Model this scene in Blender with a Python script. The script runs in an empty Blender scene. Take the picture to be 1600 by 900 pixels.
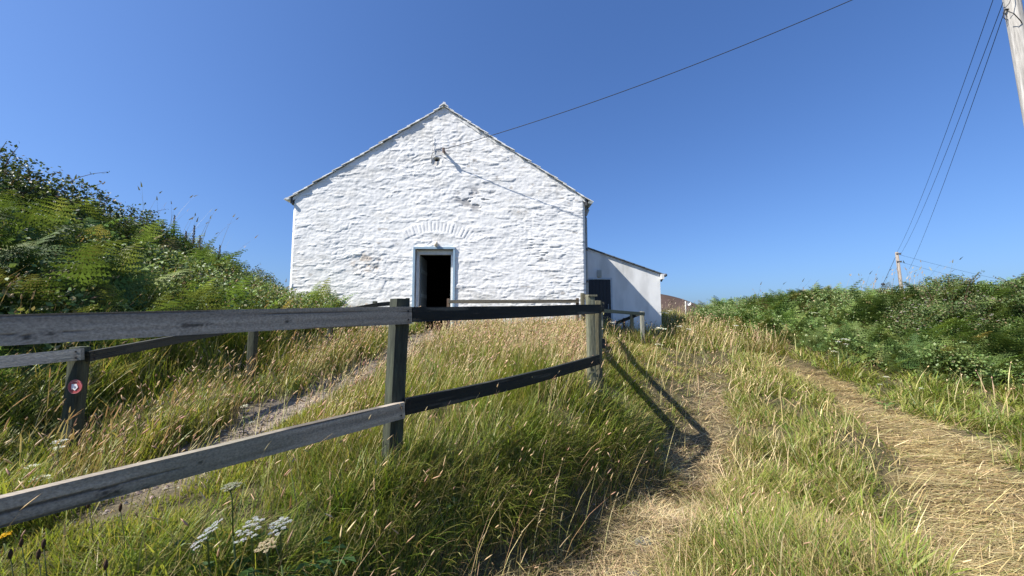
import bpy, math, random
import numpy as np
from mathutils import Vector, Matrix

random.seed(7)
rng = np.random.default_rng(11)
S = bpy.context.scene
C = S.collection
R = math.radians

# ------------------------------------------------------------------ camera, sky, sun, exposure
FPX = 581.0                      # focal length in pixels of a 1600 wide frame
PITCH = math.atan(50.0 / FPX)
CAMZ = 1.6
cd = bpy.data.cameras.new('camera')
cam = bpy.data.objects.new('camera', cd)
C.objects.link(cam)
cd.sensor_width = 36.0
cd.lens = 36.0 * FPX / 1600.0
cd.clip_start = 0.05
cd.clip_end = 8000
cam.location = (0, 0, CAMZ)
cam.rotation_euler = (R(90) + PITCH, 0, 0)
S.camera = cam

SUN = Vector((-1.0, -0.43, 1.12)).normalized()     # towards the sun
w = bpy.data.worlds.new('World')
S.world = w
w.use_nodes = True
nt = w.node_tree
nt.nodes.clear()
sky = nt.nodes.new('ShaderNodeTexSky')
sky.sky_type = 'NISHITA'
sky.sun_disc = False
sky.sun_elevation = math.asin(SUN.z)
sky.sun_rotation = math.atan2(SUN.x, SUN.y)
sky.altitude = 0
sky.air_density = 1.0
sky.dust_density = 1.5
sky.ozone_density = 1.0
sep = nt.nodes.new('ShaderNodeSeparateColor')
comb = nt.nodes.new('ShaderNodeCombineColor')
nt.links.new(sky.outputs[0], sep.inputs[0])
for k_, (g_, a_) in enumerate(((0.911, 0.365), (0.864, 0.578), (0.82, 1.0))):     # the deep blue of a phone picture's sky
    pw = nt.nodes.new('ShaderNodeMath'); pw.operation = 'POWER'; pw.inputs[1].default_value = g_
    ml = nt.nodes.new('ShaderNodeMath'); ml.operation = 'MULTIPLY'; ml.inputs[1].default_value = a_
    nt.links.new(sep.outputs[k_], pw.inputs[0]); nt.links.new(pw.outputs[0], ml.inputs[0]); nt.links.new(ml.outputs[0], comb.inputs[k_])
bg = nt.nodes.new('ShaderNodeBackground')
bg.inputs['Strength'].default_value = 0.125
wo = nt.nodes.new('ShaderNodeOutputWorld')
nt.links.new(comb.outputs[0], bg.inputs['Color'])
nt.links.new(bg.outputs[0], wo.inputs['Surface'])

sd = bpy.data.lights.new('sun', 'SUN')
sd.energy = 5.0
sd.angle = R(0.53)
sd.color = (1.0, 0.95, 0.87)
sun = bpy.data.objects.new('sun', sd)
C.objects.link(sun)
sun.rotation_euler = SUN.to_track_quat('Z', 'Y').to_euler()
sun.location = (-10, -5, 14)

S.view_settings.view_transform = 'Standard'
S.view_settings.look = 'None'
S.view_settings.gamma = 1.0
S.view_settings.exposure = 0.85
S.view_settings.use_curve_mapping = False
S.cycles.max_bounces = 6
S.cycles.diffuse_bounces = 3
S.cycles.glossy_bounces = 2
S.cycles.transmission_bounces = 3
S.cycles.transparent_max_bounces = 4
S.cycles.use_denoising = True

# ------------------------------------------------------------------ pixel rays (to measure the place from the photograph)
_sp, _cp = math.sin(PITCH), math.cos(PITCH)

def ray(px, py):
    u = (px - 800) / FPX
    v = (450 - py) / FPX
    return Vector((u, _cp - v * _sp, _sp + v * _cp))

def at(px, py, Y):
    d = ray(px, py)
    t = Y / d.y
    return Vector((d.x * t, Y, CAMZ + d.z * t))

# ------------------------------------------------------------------ noise in numpy
def _hash(ix, iy, seed):
    h = (ix.astype(np.int64) * 374761393 + iy.astype(np.int64) * 668265263 + seed * 1442695041) & 0x7fffffff
    h = ((h ^ (h >> 13)) * 1274126177) & 0x7fffffff
    h = (h ^ (h >> 16)) & 0x7fffffff
    return (h % 100003) / 100003.0

def vnoise(x, y, seed=0):
    x = np.asarray(x, float); y = np.asarray(y, float)
    ix = np.floor(x); iy = np.floor(y)
    fx = x - ix; fy = y - iy
    fx = fx * fx * (3 - 2 * fx); fy = fy * fy * (3 - 2 * fy)
    a = _hash(ix, iy, seed); b = _hash(ix + 1, iy, seed)
    c = _hash(ix, iy + 1, seed); d = _hash(ix + 1, iy + 1, seed)
    return (a * (1 - fx) + b * fx) * (1 - fy) + (c * (1 - fx) + d * fx) * fy

def fbm(x, y, seed=0, n=4):
    s = 0; a = 0.5; t = 0
    for k in range(n):
        s = s + a * vnoise(x * 2 ** k, y * 2 ** k, seed + k * 17); t += a; a *= 0.5
    return s / t

def sstep(a, b, x):
    t = np.clip((x - a) / (b - a), 0, 1)
    return t * t * (3 - 2 * t)

# ------------------------------------------------------------------ mesh helpers
def tag(o, label=None, cat=None, group=None, kind=None):
    if label: o['label'] = label
    if cat: o['category'] = cat
    if group: o['group'] = group
    if kind: o['kind'] = kind
    return o

def link(name, me, mat=None, parent=None):
    o = bpy.data.objects.new(name, me)
    C.objects.link(o)
    if mat: me.materials.append(mat)
    if parent: o.parent = parent
    return o

def empty(name, loc, label, cat, group=None, rz=0):
    o = bpy.data.objects.new(name, None)
    C.objects.link(o)
    o.location = loc
    o.rotation_euler = (0, 0, rz)
    o.empty_display_size = 0.1
    return tag(o, label, cat, group)

def npmesh(name, V, quads=None, tris=None, col=None, smooth=True):
    V = np.asarray(V, np.float32)
    me = bpy.data.meshes.new(name)
    nq = 0 if quads is None else len(quads)
    ntr = 0 if tris is None else len(tris)
    me.vertices.add(len(V))
    me.vertices.foreach_set('co', V.ravel())
    idx = []; tot = []
    if nq:
        idx.append(np.asarray(quads, np.int32).ravel()); tot.append(np.full(nq, 4, np.int32))
    if ntr:
        idx.append(np.asarray(tris, np.int32).ravel()); tot.append(np.full(ntr, 3, np.int32))
    idx = np.concatenate(idx); tot = np.concatenate(tot)
    st = np.concatenate([[0], np.cumsum(tot)[:-1]]).astype(np.int32)
    me.loops.add(len(idx))
    me.polygons.add(len(tot))
    me.loops.foreach_set('vertex_index', idx)
    me.polygons.foreach_set('loop_start', st)
    try: me.polygons.foreach_set('loop_total', tot)
    except Exception: pass
    me.update(calc_edges=True)
    me.polygons.foreach_set('use_smooth', np.full(len(tot), bool(smooth)))
    if col is not None:
        a = me.color_attributes.new('col', 'FLOAT_COLOR', 'POINT')
        c4 = np.ones((len(V), 4), np.float32); c4[:, :3] = col
        a.data.foreach_set('color', c4.ravel())
    return me

class Soup:
    """collects pieces of verts / quads / tris / colours for one mesh"""
    def __init__(s): s.V = []; s.Q = []; s.T = []; s.K = []; s.n = 0
    def add(s, V, Q=None, T=None, K=(0.5, 0.5, 0.5)):
        V = np.asarray(V, np.float32).reshape(-1, 3)
        s.V.append(V)
        if Q is not None and len(Q): s.Q.append(np.asarray(Q, np.int64).reshape(-1, 4) + s.n)
        if T is not None and len(T): s.T.append(np.asarray(T, np.int64).reshape(-1, 3) + s.n)
        K = np.asarray(K, np.float32)
        if K.ndim == 1: K = np.tile(K, (len(V), 1))
        s.K.append(K); s.n += len(V)
    def box(s, c, size, rz=0, K=(0.5, 0.5, 0.5), taper=1.0, M=None):
        hx, hy, hz = [v / 2 for v in size]
        P = []
        for z, f in ((-hz, 1), (hz, taper)):
            for x, y in ((-hx, -hy), (hx, -hy), (hx, hy), (-hx, hy)):
                P.append((x * f, y * f, z))
        P = np.array(P)
        ca, sa = math.cos(rz), math.sin(rz)
        P = P @ np.array([[ca, sa, 0], [-sa, ca, 0], [0, 0, 1]])
        if M is not None: P = P @ np.array(M.to_3x3()).T
        P = P + np.array(c)
        s.add(P, [(0, 3, 2, 1), (4, 5, 6, 7), (0, 1, 5, 4), (1, 2, 6, 5), (2, 3, 7, 6), (3, 0, 4, 7)], K=K)
    def tube(s, pts, rad, n=6, K=(0.5, 0.5, 0.5), cap=True):
        pts = [Vector(p) for p in pts]
        m = len(pts)
        if not hasattr(rad, '__len__'): rad = [rad] * m
        V = []
        for i, p in enumerate(pts):
            d = (pts[min(i + 1, m - 1)] - pts[max(i - 1, 0)]).normalized()
            u = d.cross(Vector((0, 0, 1)))
            if u.length < 1e-3: u = d.cross(Vector((1, 0, 0)))
            u.normalize(); v = d.cross(u)
            for k in range(n):
                a = 2 * math.pi * k / n
                V.append(p + (u * math.cos(a) + v * math.sin(a)) * rad[i])
        Q = []
        for i in range(m - 1):
            for k in range(n):
                a = i * n + k; b = i * n + (k + 1) % n
                Q.append((a, b, b + n, a + n))
        T = []
        if cap:
            for i0, p, fl in ((0, pts[0], 1), ((m - 1) * n, pts[-1], 0)):
                V.append(p); ci = len(V) - 1
                for k in range(n):
                    a, b = i0 + k, i0 + (k + 1) % n
                    T.append((a, ci, b) if fl else (a, b, ci))
        s.add([tuple(v) for v in V], Q, T, K)
    def build(s, name, mat, parent=None, smooth=False):
        V = np.concatenate(s.V); K = np.concatenate(s.K)
        Q = np.concatenate(s.Q) if s.Q else None
        T = np.concatenate(s.T) if s.T else None
        return link(name, npmesh(name, V, Q, T, K, smooth), mat, parent)

# ------------------------------------------------------------------ materials
def mat_new(name):
    m = bpy.data.materials.new(name); m.use_nodes = True
    n = m.node_tree.nodes; l = m.node_tree.links
    b = n['Principled BSDF']
    return m, n, l, b

def noise_node(n, l, scale, detail=4, rough=0.55, stretch=None, coord='Object'):
    tc = n.new('ShaderNodeTexCoord')
    out = tc.outputs[coord]
    if stretch:
        mp = n.new('ShaderNodeMapping'); mp.inputs['Scale'].default_value = stretch
        l.new(out, mp.inputs['Vector']); out = mp.outputs[0]
    nz = n.new('ShaderNodeTexNoise')
    nz.inputs['Scale'].default_value = scale
    nz.inputs['Detail'].default_value = detail
    nz.inputs['Roughness'].default_value = rough
    l.new(out, nz.inputs['Vector'])
    return nz.outputs['Fac']

def ramp(n, l, fac, stops):
    r = n.new('ShaderNodeValToRGB')
    e = r.color_ramp.elements
    while len(e) < len(stops): e.new(0.5)
    for i, (p, c) in enumerate(stops):
        e[i].position = p; e[i].color = (*c, 1) if len(c) == 3 else c
    l.new(fac, r.inputs['Fac'])
    return r.outputs['Color']

def mult(n, l, a, b, f=1.0):
    m = n.new('ShaderNodeMix'); m.data_type = 'RGBA'; m.blend_type = 'MULTIPLY'
    m.inputs[0].default_value = f
    l.new(a, m.inputs[6]); l.new(b, m.inputs[7])
    return m.outputs[2]

def bump(n, l, b, fac, strength, dist):
    bp = n.new('ShaderNodeBump')
    bp.inputs['Strength'].default_value = strength
    bp.inputs['Distance'].default_value = dist
    l.new(fac, bp.inputs['Height'])
    l.new(bp.outputs[0], b.inputs['Normal'])

def leaf_mat(name, rough=0.5, trans=0.35, spec=0.35):
    m, n, l, b = mat_new(name)
    at_ = n.new('ShaderNodeAttribute'); at_.attribute_name = 'col'
    l.new(at_.outputs['Color'], b.inputs['Base Color'])
    b.inputs['Roughness'].default_value = rough
    b.inputs['Specular IOR Level'].default_value = spec
    tr = n.new('ShaderNodeBsdfTranslucent')
    g = n.new('ShaderNodeMix'); g.data_type = 'RGBA'; g.blend_type = 'MULTIPLY'
    g.inputs[0].default_value = 1.0
    g.inputs[7].default_value = (1.15, 1.1, 0.6, 1)
    l.new(at_.outputs['Color'], g.inputs[6])
    l.new(g.outputs[2], tr.inputs['Color'])
    mx = n.new('ShaderNodeMixShader'); mx.inputs[0].default_value = trans
    l.new(b.outputs[0], mx.inputs[1]); l.new(tr.outputs[0], mx.inputs[2])
    l.new(mx.outputs[0], n['Material Output'].inputs['Surface'])
    return m

def attr_mat(name, rough=0.8, spec=0.3, nscale=None, namt=(0.7, 1.1), bscale=None, bstr=0.3, bdist=0.01, stretch=None):
    m, n, l, b = mat_new(name)
    at_ = n.new('ShaderNodeAttribute'); at_.attribute_name = 'col'
    c = at_.outputs['Color']
    if nscale:
        f = noise_node(n, l, nscale, 5, 0.6, stretch)
        g = ramp(n, l, f, [(0.3, (namt[0],) * 3), (0.7, (namt[1],) * 3)])
        c = mult(n, l, c, g)
    l.new(c, b.inputs['Base Color'])
    b.inputs['Roughness'].default_value = rough
    b.inputs['Specular IOR Level'].default_value = spec
    if bscale:
        f = noise_node(n, l, bscale, 5, 0.6, stretch)
        bump(n, l, b, f, bstr, bdist)
    return m

M_grass = leaf_mat('grass_blades', 0.45, 0.42, 0.35)
M_leaf = leaf_mat('leaves', 0.45, 0.28, 0.35)
M_fern = leaf_mat('bracken', 0.6, 0.3, 0.18)
M_straw = leaf_mat('dry_straw', 0.5, 0.2, 0.35)
M_ground = attr_mat('soil', 0.95, 0.1, 14, (0.55, 1.25), 55, 0.8, 0.03)
M_wood = attr_mat('weathered_wood', 0.7, 0.3, 9, (0.6, 1.25), 9, 0.5, 0.004, (1.2, 14, 14))
M_post = attr_mat('post_wood', 0.75, 0.3, 8, (0.55, 1.3), 8, 0.6, 0.005, (9, 9, 1.0))
M_wall = attr_mat('whitewash', 0.85, 0.15, 2.2, (0.94, 1.02), 60, 0.25, 0.006)
M_render = attr_mat('smooth_render', 0.9, 0.1, 2.0, (0.86, 1.03), 80, 0.15, 0.004, (1, 1, 0.35))
M_paint = attr_mat('paint', 0.45, 0.4, 10, (0.85, 1.05))
M_slate = attr_mat('slate', 0.6, 0.35, 6, (0.6, 1.3), 18, 0.5, 0.01)
M_plastic = attr_mat('plastic', 0.4, 0.4)
M_metal = attr_mat('dull_metal', 0.5, 0.5, 20, (0.7, 1.1))
M_cable = attr_mat('cable', 0.6, 0.3)
M_stone = attr_mat('stone', 0.85, 0.25, 18, (0.65, 1.25), 40, 0.6, 0.01)
M_pole = attr_mat('pole_wood', 0.85, 0.2, 5, (0.6, 1.2), 7, 0.7, 0.008, (9, 9, 0.6))
M_hill = attr_mat('heather_hill', 1.0, 0.05, 0.03, (0.7, 1.2))
M_flower = leaf_mat('petals', 0.7, 0.3, 0.2)

# ------------------------------------------------------------------ terrain
CP = np.array([
    # track and its surroundings
    (-0.2, 0, 0.0), (1.85, 2.65, 0.0), (3.9, 5.1, 0.0), (5.5, 8, 0.28), (6.0, 10, 0.62), (6.1, 12.5, 1.12), (6.2, 15, 1.55),
    (6.4, 18, 1.82), (6.8, 22, 1.7), (7, 30, 0.9), (-3, -4, -0.1), (2, -4, -0.15), (6, 0, -0.15), (8, 3, -0.1), (5.2, 2.6, -0.02),
    (0.0, 1.9, -0.03), (-0.38, 2.28, 0.02), (0.10, 2.76, -0.02), (0.55, 3.22, -0.04), (1.0, 3.7, -0.04), (1.46, 4.17, -0.03), (1.15, 3.35, -0.03), (1.95, 4.95, 0.02), (2.5, 5.5, 0.05), (-0.62, 2.53, 0.36), (0.30, 3.5, 0.42), (1.2, 4.45, 0.48), (3.6, 7.2, 0.32), (4.5, 9.6, 0.66), (4.9, 12.2, 1.02),
    # line of the front fence
    (-2.7, 0.85, 0.36), (-1.8, 1.75, 0.43), (-0.85, 2.75, 0.5), (0.1, 3.7, 0.57), (0.98, 4.65, 0.66), (1.4, 6.6, 0.86), (1.9, 9.3, 1.16),
    # meadow and path
    (-2.3, 2.34, 0.54), (-2.6, 4, 0.65), (-2.45, 6, 0.79), (-1, 5, 0.72), (0, 7, 0.95), (-2.1, 9.6, 1.32), (1.5, 9.8, 1.2), (3.2, 10.3, 0.98),
    (3.5, 12.4, 1.05), (5, 12.5, 1.05), (5.4, 16, 1.4), (-3.5, 3, 0.55), (-3.5, 5, 0.76), (-3.45, 7.1, 1.02), (-3.2, 8.6, 1.25), (-4, 0.5, 0.35), (-6, 0, 0.6),
    # left bank
    (-4.4, 3, 0.9), (-4.5, 5, 1.15), (-4.6, 7, 1.4), (-4.6, 9, 1.55), (-5.6, 3, 1.6), (-5.8, 5, 1.95), (-5.9, 7, 2.05), (-5.9, 9, 1.8), (-6.1, 11, 1.6),
    (-7.9, 2, 2.6), (-8, 5, 2.9), (-8, 7, 2.9), (-8, 9, 2.75), (-7.8, 10.8, 2.3), (-7.4, 12.5, 1.95), (-10, 4, 3.3), (-10, 8, 3.1), (-10, 12, 2.3),
    (-13, 6, 3.4), (-12, 16, 1.9), (-14, 0, 2.8), (-8, 16, 1.7), (-2, 14, 1.3), (-2, 20, 1.4), (2.5, 16, 1.35),
    # right hand bank
    (8, 6.2, -0.02), (9.8, 7.0, 0.12), (7.4, 8.7, 0.3), (6.9, 11, 0.8), (7.0, 13.2, 1.25), (8.4, 10.6, 1.05), (8.6, 13, 1.62), (9.8, 12.4, 1.80), (11.2, 10.7, 1.78),
    (12.8, 9.2, 1.80), (10.2, 9.0, 0.8), (12, 7.5, 0.55), (15, 7, 1.3), (16, 9, 1.7), (14, 13, 1.3), (10, 16, 1.5), (16, 18, 0.9), (12, 22, 1.2), (12, 3, 0.0), (18, 2, 0.1),
    (24, 10, 0.8), (24, 26, 0.0), (-16, 26, 1.0), (-4, 30, 0.6), (28, -3, 0), (-18, -4, 2.0)], float)

def _tps(r2):
    return 0.5 * r2 * np.log(r2 + 1e-12)

_n = len(CP)
_A = np.zeros((_n + 3, _n + 3))
_d2 = ((CP[:, None, :2] - CP[None, :, :2]) ** 2).sum(-1)
_A[:_n, :_n] = _tps(_d2) + np.eye(_n) * 0.004
_A[:_n, _n] = 1; _A[:_n, _n + 1:] = CP[:, :2]
_A[_n, :_n] = 1; _A[_n + 1:, :_n] = CP[:, :2].T
_W = np.linalg.solve(_A, np.concatenate([CP[:, 2], [0, 0, 0]]))

RUT_L = np.array([(-1.55, 0), (0.52, 2.5), (1.95, 4.3), (3.05, 6.0), (4.3, 8.0), (5.05, 10), (5.45, 12.5), (5.6, 16), (5.8, 20)])
RUT_R = np.array([(1.0, 0), (3.5, 2.6), (4.35, 3.6), (5.55, 5.1), (6.45, 7.0), (6.85, 8.4), (7.0, 10), (7.0, 12.5), (7.1, 16)])
PATH = np.array([(-3.6, 0.6), (-2.95, 1.3), (-2.4, 2.4), (-2.5, 4), (-2.4, 6), (-2.2, 7.8), (-2.07, 9.9)])
FENCE = np.array([(-2.68, 0.85), (-0.85, 2.75), (0.98, 4.65)])

def dpoly(x, y, P):
    best = np.full(np.shape(x), 1e9)
    for a, b in zip(P[:-1], P[1:]):
        ab = b - a; L2 = ab @ ab
        t = np.clip(((x - a[0]) * ab[0] + (y - a[1]) * ab[1]) / L2, 0, 1)
        d = np.hypot(x - a[0] - t * ab[0], y - a[1] - t * ab[1])
        best = np.minimum(best, d)
    return best

def height(x, y, detail=True):
    x = np.asarray(x, float); y = np.asarray(y, float)
    sh = x.shape
    x = x.ravel(); y = y.ravel()
    xc = np.clip(x, -17, 26); yc = np.clip(y, -4, 29)
    z = np.empty_like(x)
    for i in range(0, len(x), 20000):
        s = slice(i, i + 20000)
        r2 = (xc[s, None] - CP[None, :, 0]) ** 2 + (yc[s, None] - CP[None, :, 1]) ** 2
        z[s] = _tps(r2) @ _W[:_n] + _W[_n] + _W[_n + 1] * xc[s] + _W[_n + 2] * yc[s]
    far = sstep(0, 60, np.hypot(x - xc, y - yc))
    z = z * (1 - far) - 4.0 * far
    if detail:
        near = 1 - sstep(0, 4, np.hypot(x - xc, y - yc))
        z = z + near * (0.10 * (fbm(x * 0.9, y * 0.9, 3, 3) - 0.5) + 0.05 * (vnoise(x * 3.1, y * 3.1, 9) - 0.5))
        z = z - near * 0.08 * np.exp(-(dpoly(x, y, RUT_L) / 0.36) ** 2)
        z = z - near * 0.05 * np.exp(-(dpoly(x, y, RUT_R) / 0.45) ** 2)
        z = z - near * 0.05 * np.exp(-(dpoly(x, y, PATH) / 0.3) ** 2)
    return z.reshape(sh)

def hz(x, y):
    return float(height(np.array([x]), np.array([y]))[0])

def coarse(a, b, n, p=2.6):
    t = np.linspace(0, 1, n)[1:] ** p
    return a + (b - a) * t
fx = np.arange(-14, 20.01, 0.11); fy = np.arange(-3, 24.01, 0.11)
gx = np.concatenate([coarse(-14, -2500, 40)[::-1], fx, coarse(fx[-1], 2500, 40)])
gy = np.concatenate([coarse(-3, -600, 24)[::-1], fy, coarse(fy[-1], 3500, 44)])
GX, GY = np.meshgrid(gx, gy)
GZ = height(GX, GY)

def zones(x, y):
    """smooth masks of what the ground is"""
    wob = 0.14 * (fbm(x * 1.7, y * 1.7, 21, 3) - 0.5) * 2
    wob2 = 0.25 * (fbm(x * 0.8, y * 0.8, 31, 3) - 0.5) * 2
    rl = 1 - sstep(0.14, 0.47, dpoly(x, y, RUT_L) + wob * 1.5 + 0.6 * wob2)
    rl = rl * (1 - sstep(6.0, 9.5, y)) * (0.58 + 0.42 * sstep(0.3, 0.6, fbm(x * 1.9, y * 1.9, 61, 3)))
    rr = 1 - sstep(0.33, 0.66, dpoly(x, y, RUT_R) + wob * 1.5 + wob2 * 1.2)
    rr = rr * (1 - sstep(7.8, 10.5, y))
    pa = (1 - sstep(0.20, 0.45, dpoly(x, y, PATH) + wob * 1.5)) * sstep(1.9, 2.9, y + 0.5 * wob)
    return rl, rr, pa

rl, rr, pa = zones(GX, GY)
n1 = fbm(GX * 2.3, GY * 2.3, 5, 4)[..., None]; n2 = fbm(GX * 9, GY * 9, 6, 3)[..., None]
colr = np.array([0.10, 0.085, 0.045]) * (0.6 + 0.8 * n1)
straw = np.array([0.27, 0.195, 0.10]) * (0.6 + 0.7 * n2)
grav = np.array([0.29, 0.24, 0.18]) * (0.6 + 0.8 * n2)
dryL = np.array([0.19, 0.15, 0.085]) * (0.55 + 0.9 * n2)
colr = colr * (1 - rr[..., None]) + straw * rr[..., None]
colr = colr * (1 - rl[..., None]) + dryL * rl[..., None]
colr = colr * (1 - pa[..., None]) + grav * pa[..., None]
ny, nx = GX.shape
ii = np.arange(ny * nx).reshape(ny, nx)
Q = np.stack([ii[:-1, :-1], ii[:-1, 1:], ii[1:, 1:], ii[1:, :-1]], -1).reshape(-1, 4)
V = np.stack([GX, GY, GZ], -1).reshape(-1, 3)
ground = link('ground', npmesh('ground', V, Q, None, colr.reshape(-1, 3)), M_ground)
tag(ground, kind='structure')

# distant brown hill beyond the crest
hx = np.linspace(-60, 330, 90); hy = np.linspace(190, 330, 30)
HX, HY = np.meshgrid(hx, hy)
HZ = -8 + 27.5 * np.exp(-((HX - 95) / 52.0) ** 2 - ((HY - 260) / 48.0) ** 2) + 1.5 * fbm(HX * 0.05, HY * 0.05, 8, 4)
ii = np.arange(HX.size).reshape(HX.shape)
Q = np.stack([ii[:-1, :-1], ii[:-1, 1:], ii[1:, 1:], ii[1:, :-1]], -1).reshape(-1, 4)
hill = link('hill', npmesh('hill', np.stack([HX, HY, HZ], -1).reshape(-1, 3), Q, None,
            np.tile((0.085, 0.06, 0.05), (HX.size, 1)) * (0.7 + 0.6 * fbm(HX * 0.12, HY * 0.12, 4, 4).reshape(-1, 1))), M_hill)
tag(hill, kind='structure')

# ------------------------------------------------------------------ the whitewashed building
A = R(1.45)
BX, BY, BZ = -2.02, 10.0, 1.0
bld = empty('stone_building', (BX, BY, BZ), 'big whitewashed rubble stone building with a gable end and dark open doorway', 'building', rz=A)
ux = Vector((math.cos(A), math.sin(A), 0)); un = Vector((math.sin(A), -math.cos(A), 0))
B0 = Vector((BX, BY, BZ))

def wp(px, py, proud=0.0):
    """point of the gable plane seen at a pixel, in the building's own axes (x along the wall, z up)"""
    d = ray(px, py); o = Vector((0, 0, CAMZ))
    P0 = B0 + un * proud
    t = (P0 - o).dot(un) / d.dot(un)
    p = o + d * t - B0
    return p.dot(ux), p.z

xl, zl = wp(458, 309); xr, zr = wp(916, 312)
xa, za = wp(694, 168)
XL, XR = wp(452, 430)[0], wp(914.5, 440)[0]
XL = (XL + xl) / 2; XR = (XR + xr) / 2
dx0, dz1 = wp(649, 388); dx1, _ = wp(710, 388)
dx0 = (dx0 + wp(645, 470)[0]) / 2; dx1 = (dx1 + wp(708.5, 470)[0]) / 2
DZ0 = 0.30                                             # door threshold above the building's origin
def roofz(x):
    x = np.asarray(x, float)
    return np.where(x < xa, zl + (za - zl) * (x - XL) / (xa - XL), za + (zr - za) * (x - xa) / (XR - xa))

def worley(x, y, seed):
    ix = np.floor(x).astype(int); iy = np.floor(y).astype(int)
    f1 = np.full(x.shape, 9.0); f2 = np.full(x.shape, 9.0)
    cid = np.zeros(x.shape); ox = np.zeros(x.shape); oy = np.zeros(x.shape)
    for dy in (-1, 0, 1):
        for dx in (-1, 0, 1):
            cx = ix + dx; cy = iy + dy
            px = cx + 0.5 + 0.85 * (_hash(cx, cy, seed) - 0.5)
            py = cy + 0.5 + 0.7 * (_hash(cx, cy, seed + 5) - 0.5)
            d = np.maximum(np.abs(x - px), np.abs(y - py)) * 0.5 + np.hypot(x - px, y - py) * 0.5
            new = d < f1
            f2 = np.where(new, f1, np.minimum(f2, d))
            cid = np.where(new, _hash(cx, cy, seed + 11), cid)
            ox = np.where(new, x - px, ox); oy = np.where(new, y - py, oy)
            f1 = np.where(new, d, f1)
    return f1, f2, cid, ox, oy

def relief(x, z):
    wx = x + 0.16 * (fbm(x * 1.6, z * 2.2, 41, 4) - 0.5) * 2
    wz = z + 0.11 * (fbm(x * 1.3, z * 2.4, 42, 4) - 0.5) * 2 + 0.03 * (fbm(x * 5, z * 7, 43, 2) - 0.5)
    a1 = worley(wx / 0.42, wz / 0.135, 50)
    a2 = worley(wx / 0.22 + 9, wz / 0.075 + 4, 60)
    def st(a, k):
        e = sstep(-0.05, 0.45, a[1] - a[0])
        return e * (0.25 + 0.75 * a[2]) + (a[2] - 0.5) * 0.7 + k * a[4] * (a[2] - 0.35) * 1.3
    mixm = sstep(0.40, 0.62, fbm(x * 0.9 + 3, z * 0.9, 44, 3))
    h = 0.0065 * st(a1, 0.9) * (1 - mixm) + 0.005 * st(a2, 0.9) * mixm + 0.0025 * st(a2, 0.7)
    smooth = sstep(0.33, 0.66, fbm(x * 0.8 + 7, z * 1.1, 46, 4))       # thick limewash hides some of the stones
    h = h * (0.30 + 0.85 * smooth)
    led = sstep(0.60, 0.68, fbm(x * 2.2 + 3, z * 9 + 0.5 * fbm(x * 2, z * 2, 52, 2), 53, 3))            # a few ledges stand out
    h = h + 0.008 * led
    h = h + 0.035 * (fbm(x * 0.6, z * 0.6, 47, 3) - 0.5) + 0.015 * (fbm(x * 3.4, z * 6, 48, 4) - 0.5) + 0.011 * (fbm(x * 13, z * 19, 49, 3) - 0.5)
    # shallow arch of upright voussoirs over the door
    cx = (dx0 + dx1) / 2 + 0.02
    R0 = 1.55; cz = dz1 + 0.36 - R0 + 0.10
    r = np.hypot(x - cx, z - cz); th = np.arctan2(x - cx, z - cz)
    band = sstep(0, 0.03, r - R0) * (1 - sstep(0.27, 0.33, r - R0 + 0.05 * vnoise(th * 20, th * 0, 3))) * (1 - sstep(0.56, 0.62, np.abs(th)))
    k = th / 0.058
    fr = k - np.floor(k)
    vs = sstep(0, 0.22, np.minimum(fr, 1 - fr)) * (0.6 + 0.8 * _hash(np.floor(k), np.floor(k) * 0, 77))
    h = h * (1 - band) + band * (0.009 * vs + 0.008 * (fbm(x * 12, z * 12, 51, 3) - 0.5))
    return h

px_ = np.arange(XL, XR + 0.001, 0.017)
rows = 330
PX, PT = np.meshgrid(px_, np.linspace(0, 1, rows))
PZ = -0.4 + (roofz(PX) + 0.4) * PT
Hh = relief(PX, PZ)
edge = np.minimum(PX - XL, XR - PX)
Hh = Hh * sstep(-0.02, 0.10, edge) - 0.05 * (1 - sstep(0, 0.07, edge))
# the hole with the broken wash near the top, the patch of bare stone left of the door
hx_, hz_ = wp(682, 253)
dh = np.hypot(PX - hx_, PZ - hz_)
Hh = Hh - 0.03 * (1 - sstep(0.10, 0.14, dh))
kx, kz = wp(682, 249)
Hh = Hh - 0.10 * (1 - sstep(0.03, 0.06, np.hypot((PX - kx) * 0.8, PZ - kz)))
sx, sz = wp(571, 412)
crk, crz = wp(745, 312)
patch = (1 - sstep(0.16, 0.42, np.hypot((PX - sx) * 0.85, PZ - sz) + 0.16 * (fbm(PX * 6, PZ * 6, 70, 3) - 0.5) * 2))
crack = (1 - sstep(0.25, 0.7, np.hypot((PX - crk) * 0.8, (PZ - crz) * 1.5))) * sstep(0.50, 0.60, fbm(PX * 4, PZ * 11, 71, 4))
crk2, crz2 = wp(845, 395)
crack2 = (1 - sstep(0.25, 0.7, np.hypot((PX - crk2) * 0.8, (PZ - crz2) * 1.1))) * sstep(0.60, 0.70, fbm(PX * 3.5, PZ * 14, 73, 4))
Hh = Hh - 0.018 * crack - 0.012 * crack2 - 0.010 * patch * sstep(0.5, 0.6, fbm(PX * 9, PZ * 14, 72, 3))
col = np.tile((0.855, 0.845, 0.815), (PX.size, 1)).reshape(PX.shape + (3,))
def blend(c, k, m):
    m = np.clip(m, 0, 1)[..., None]
    return c * (1 - m) + np.array(k) * m
col = blend(col, (0.50, 0.42, 0.34), patch * (0.25 + 0.75 * sstep(0.42, 0.58, fbm(PX * 7, PZ * 13, 74, 3))) * 0.8)
col = blend(col, (0.30, 0.29, 0.28), crack * 0.8)
col = blend(col, (0.5, 0.49, 0.46), crack2 * 0.5)
col = blend(col, (0.50, 0.44, 0.36), (1 - sstep(0.10, 0.14, dh)) * (0.35 + 0.4 * fbm(PX * 16, PZ * 16, 75, 3)))
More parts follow.
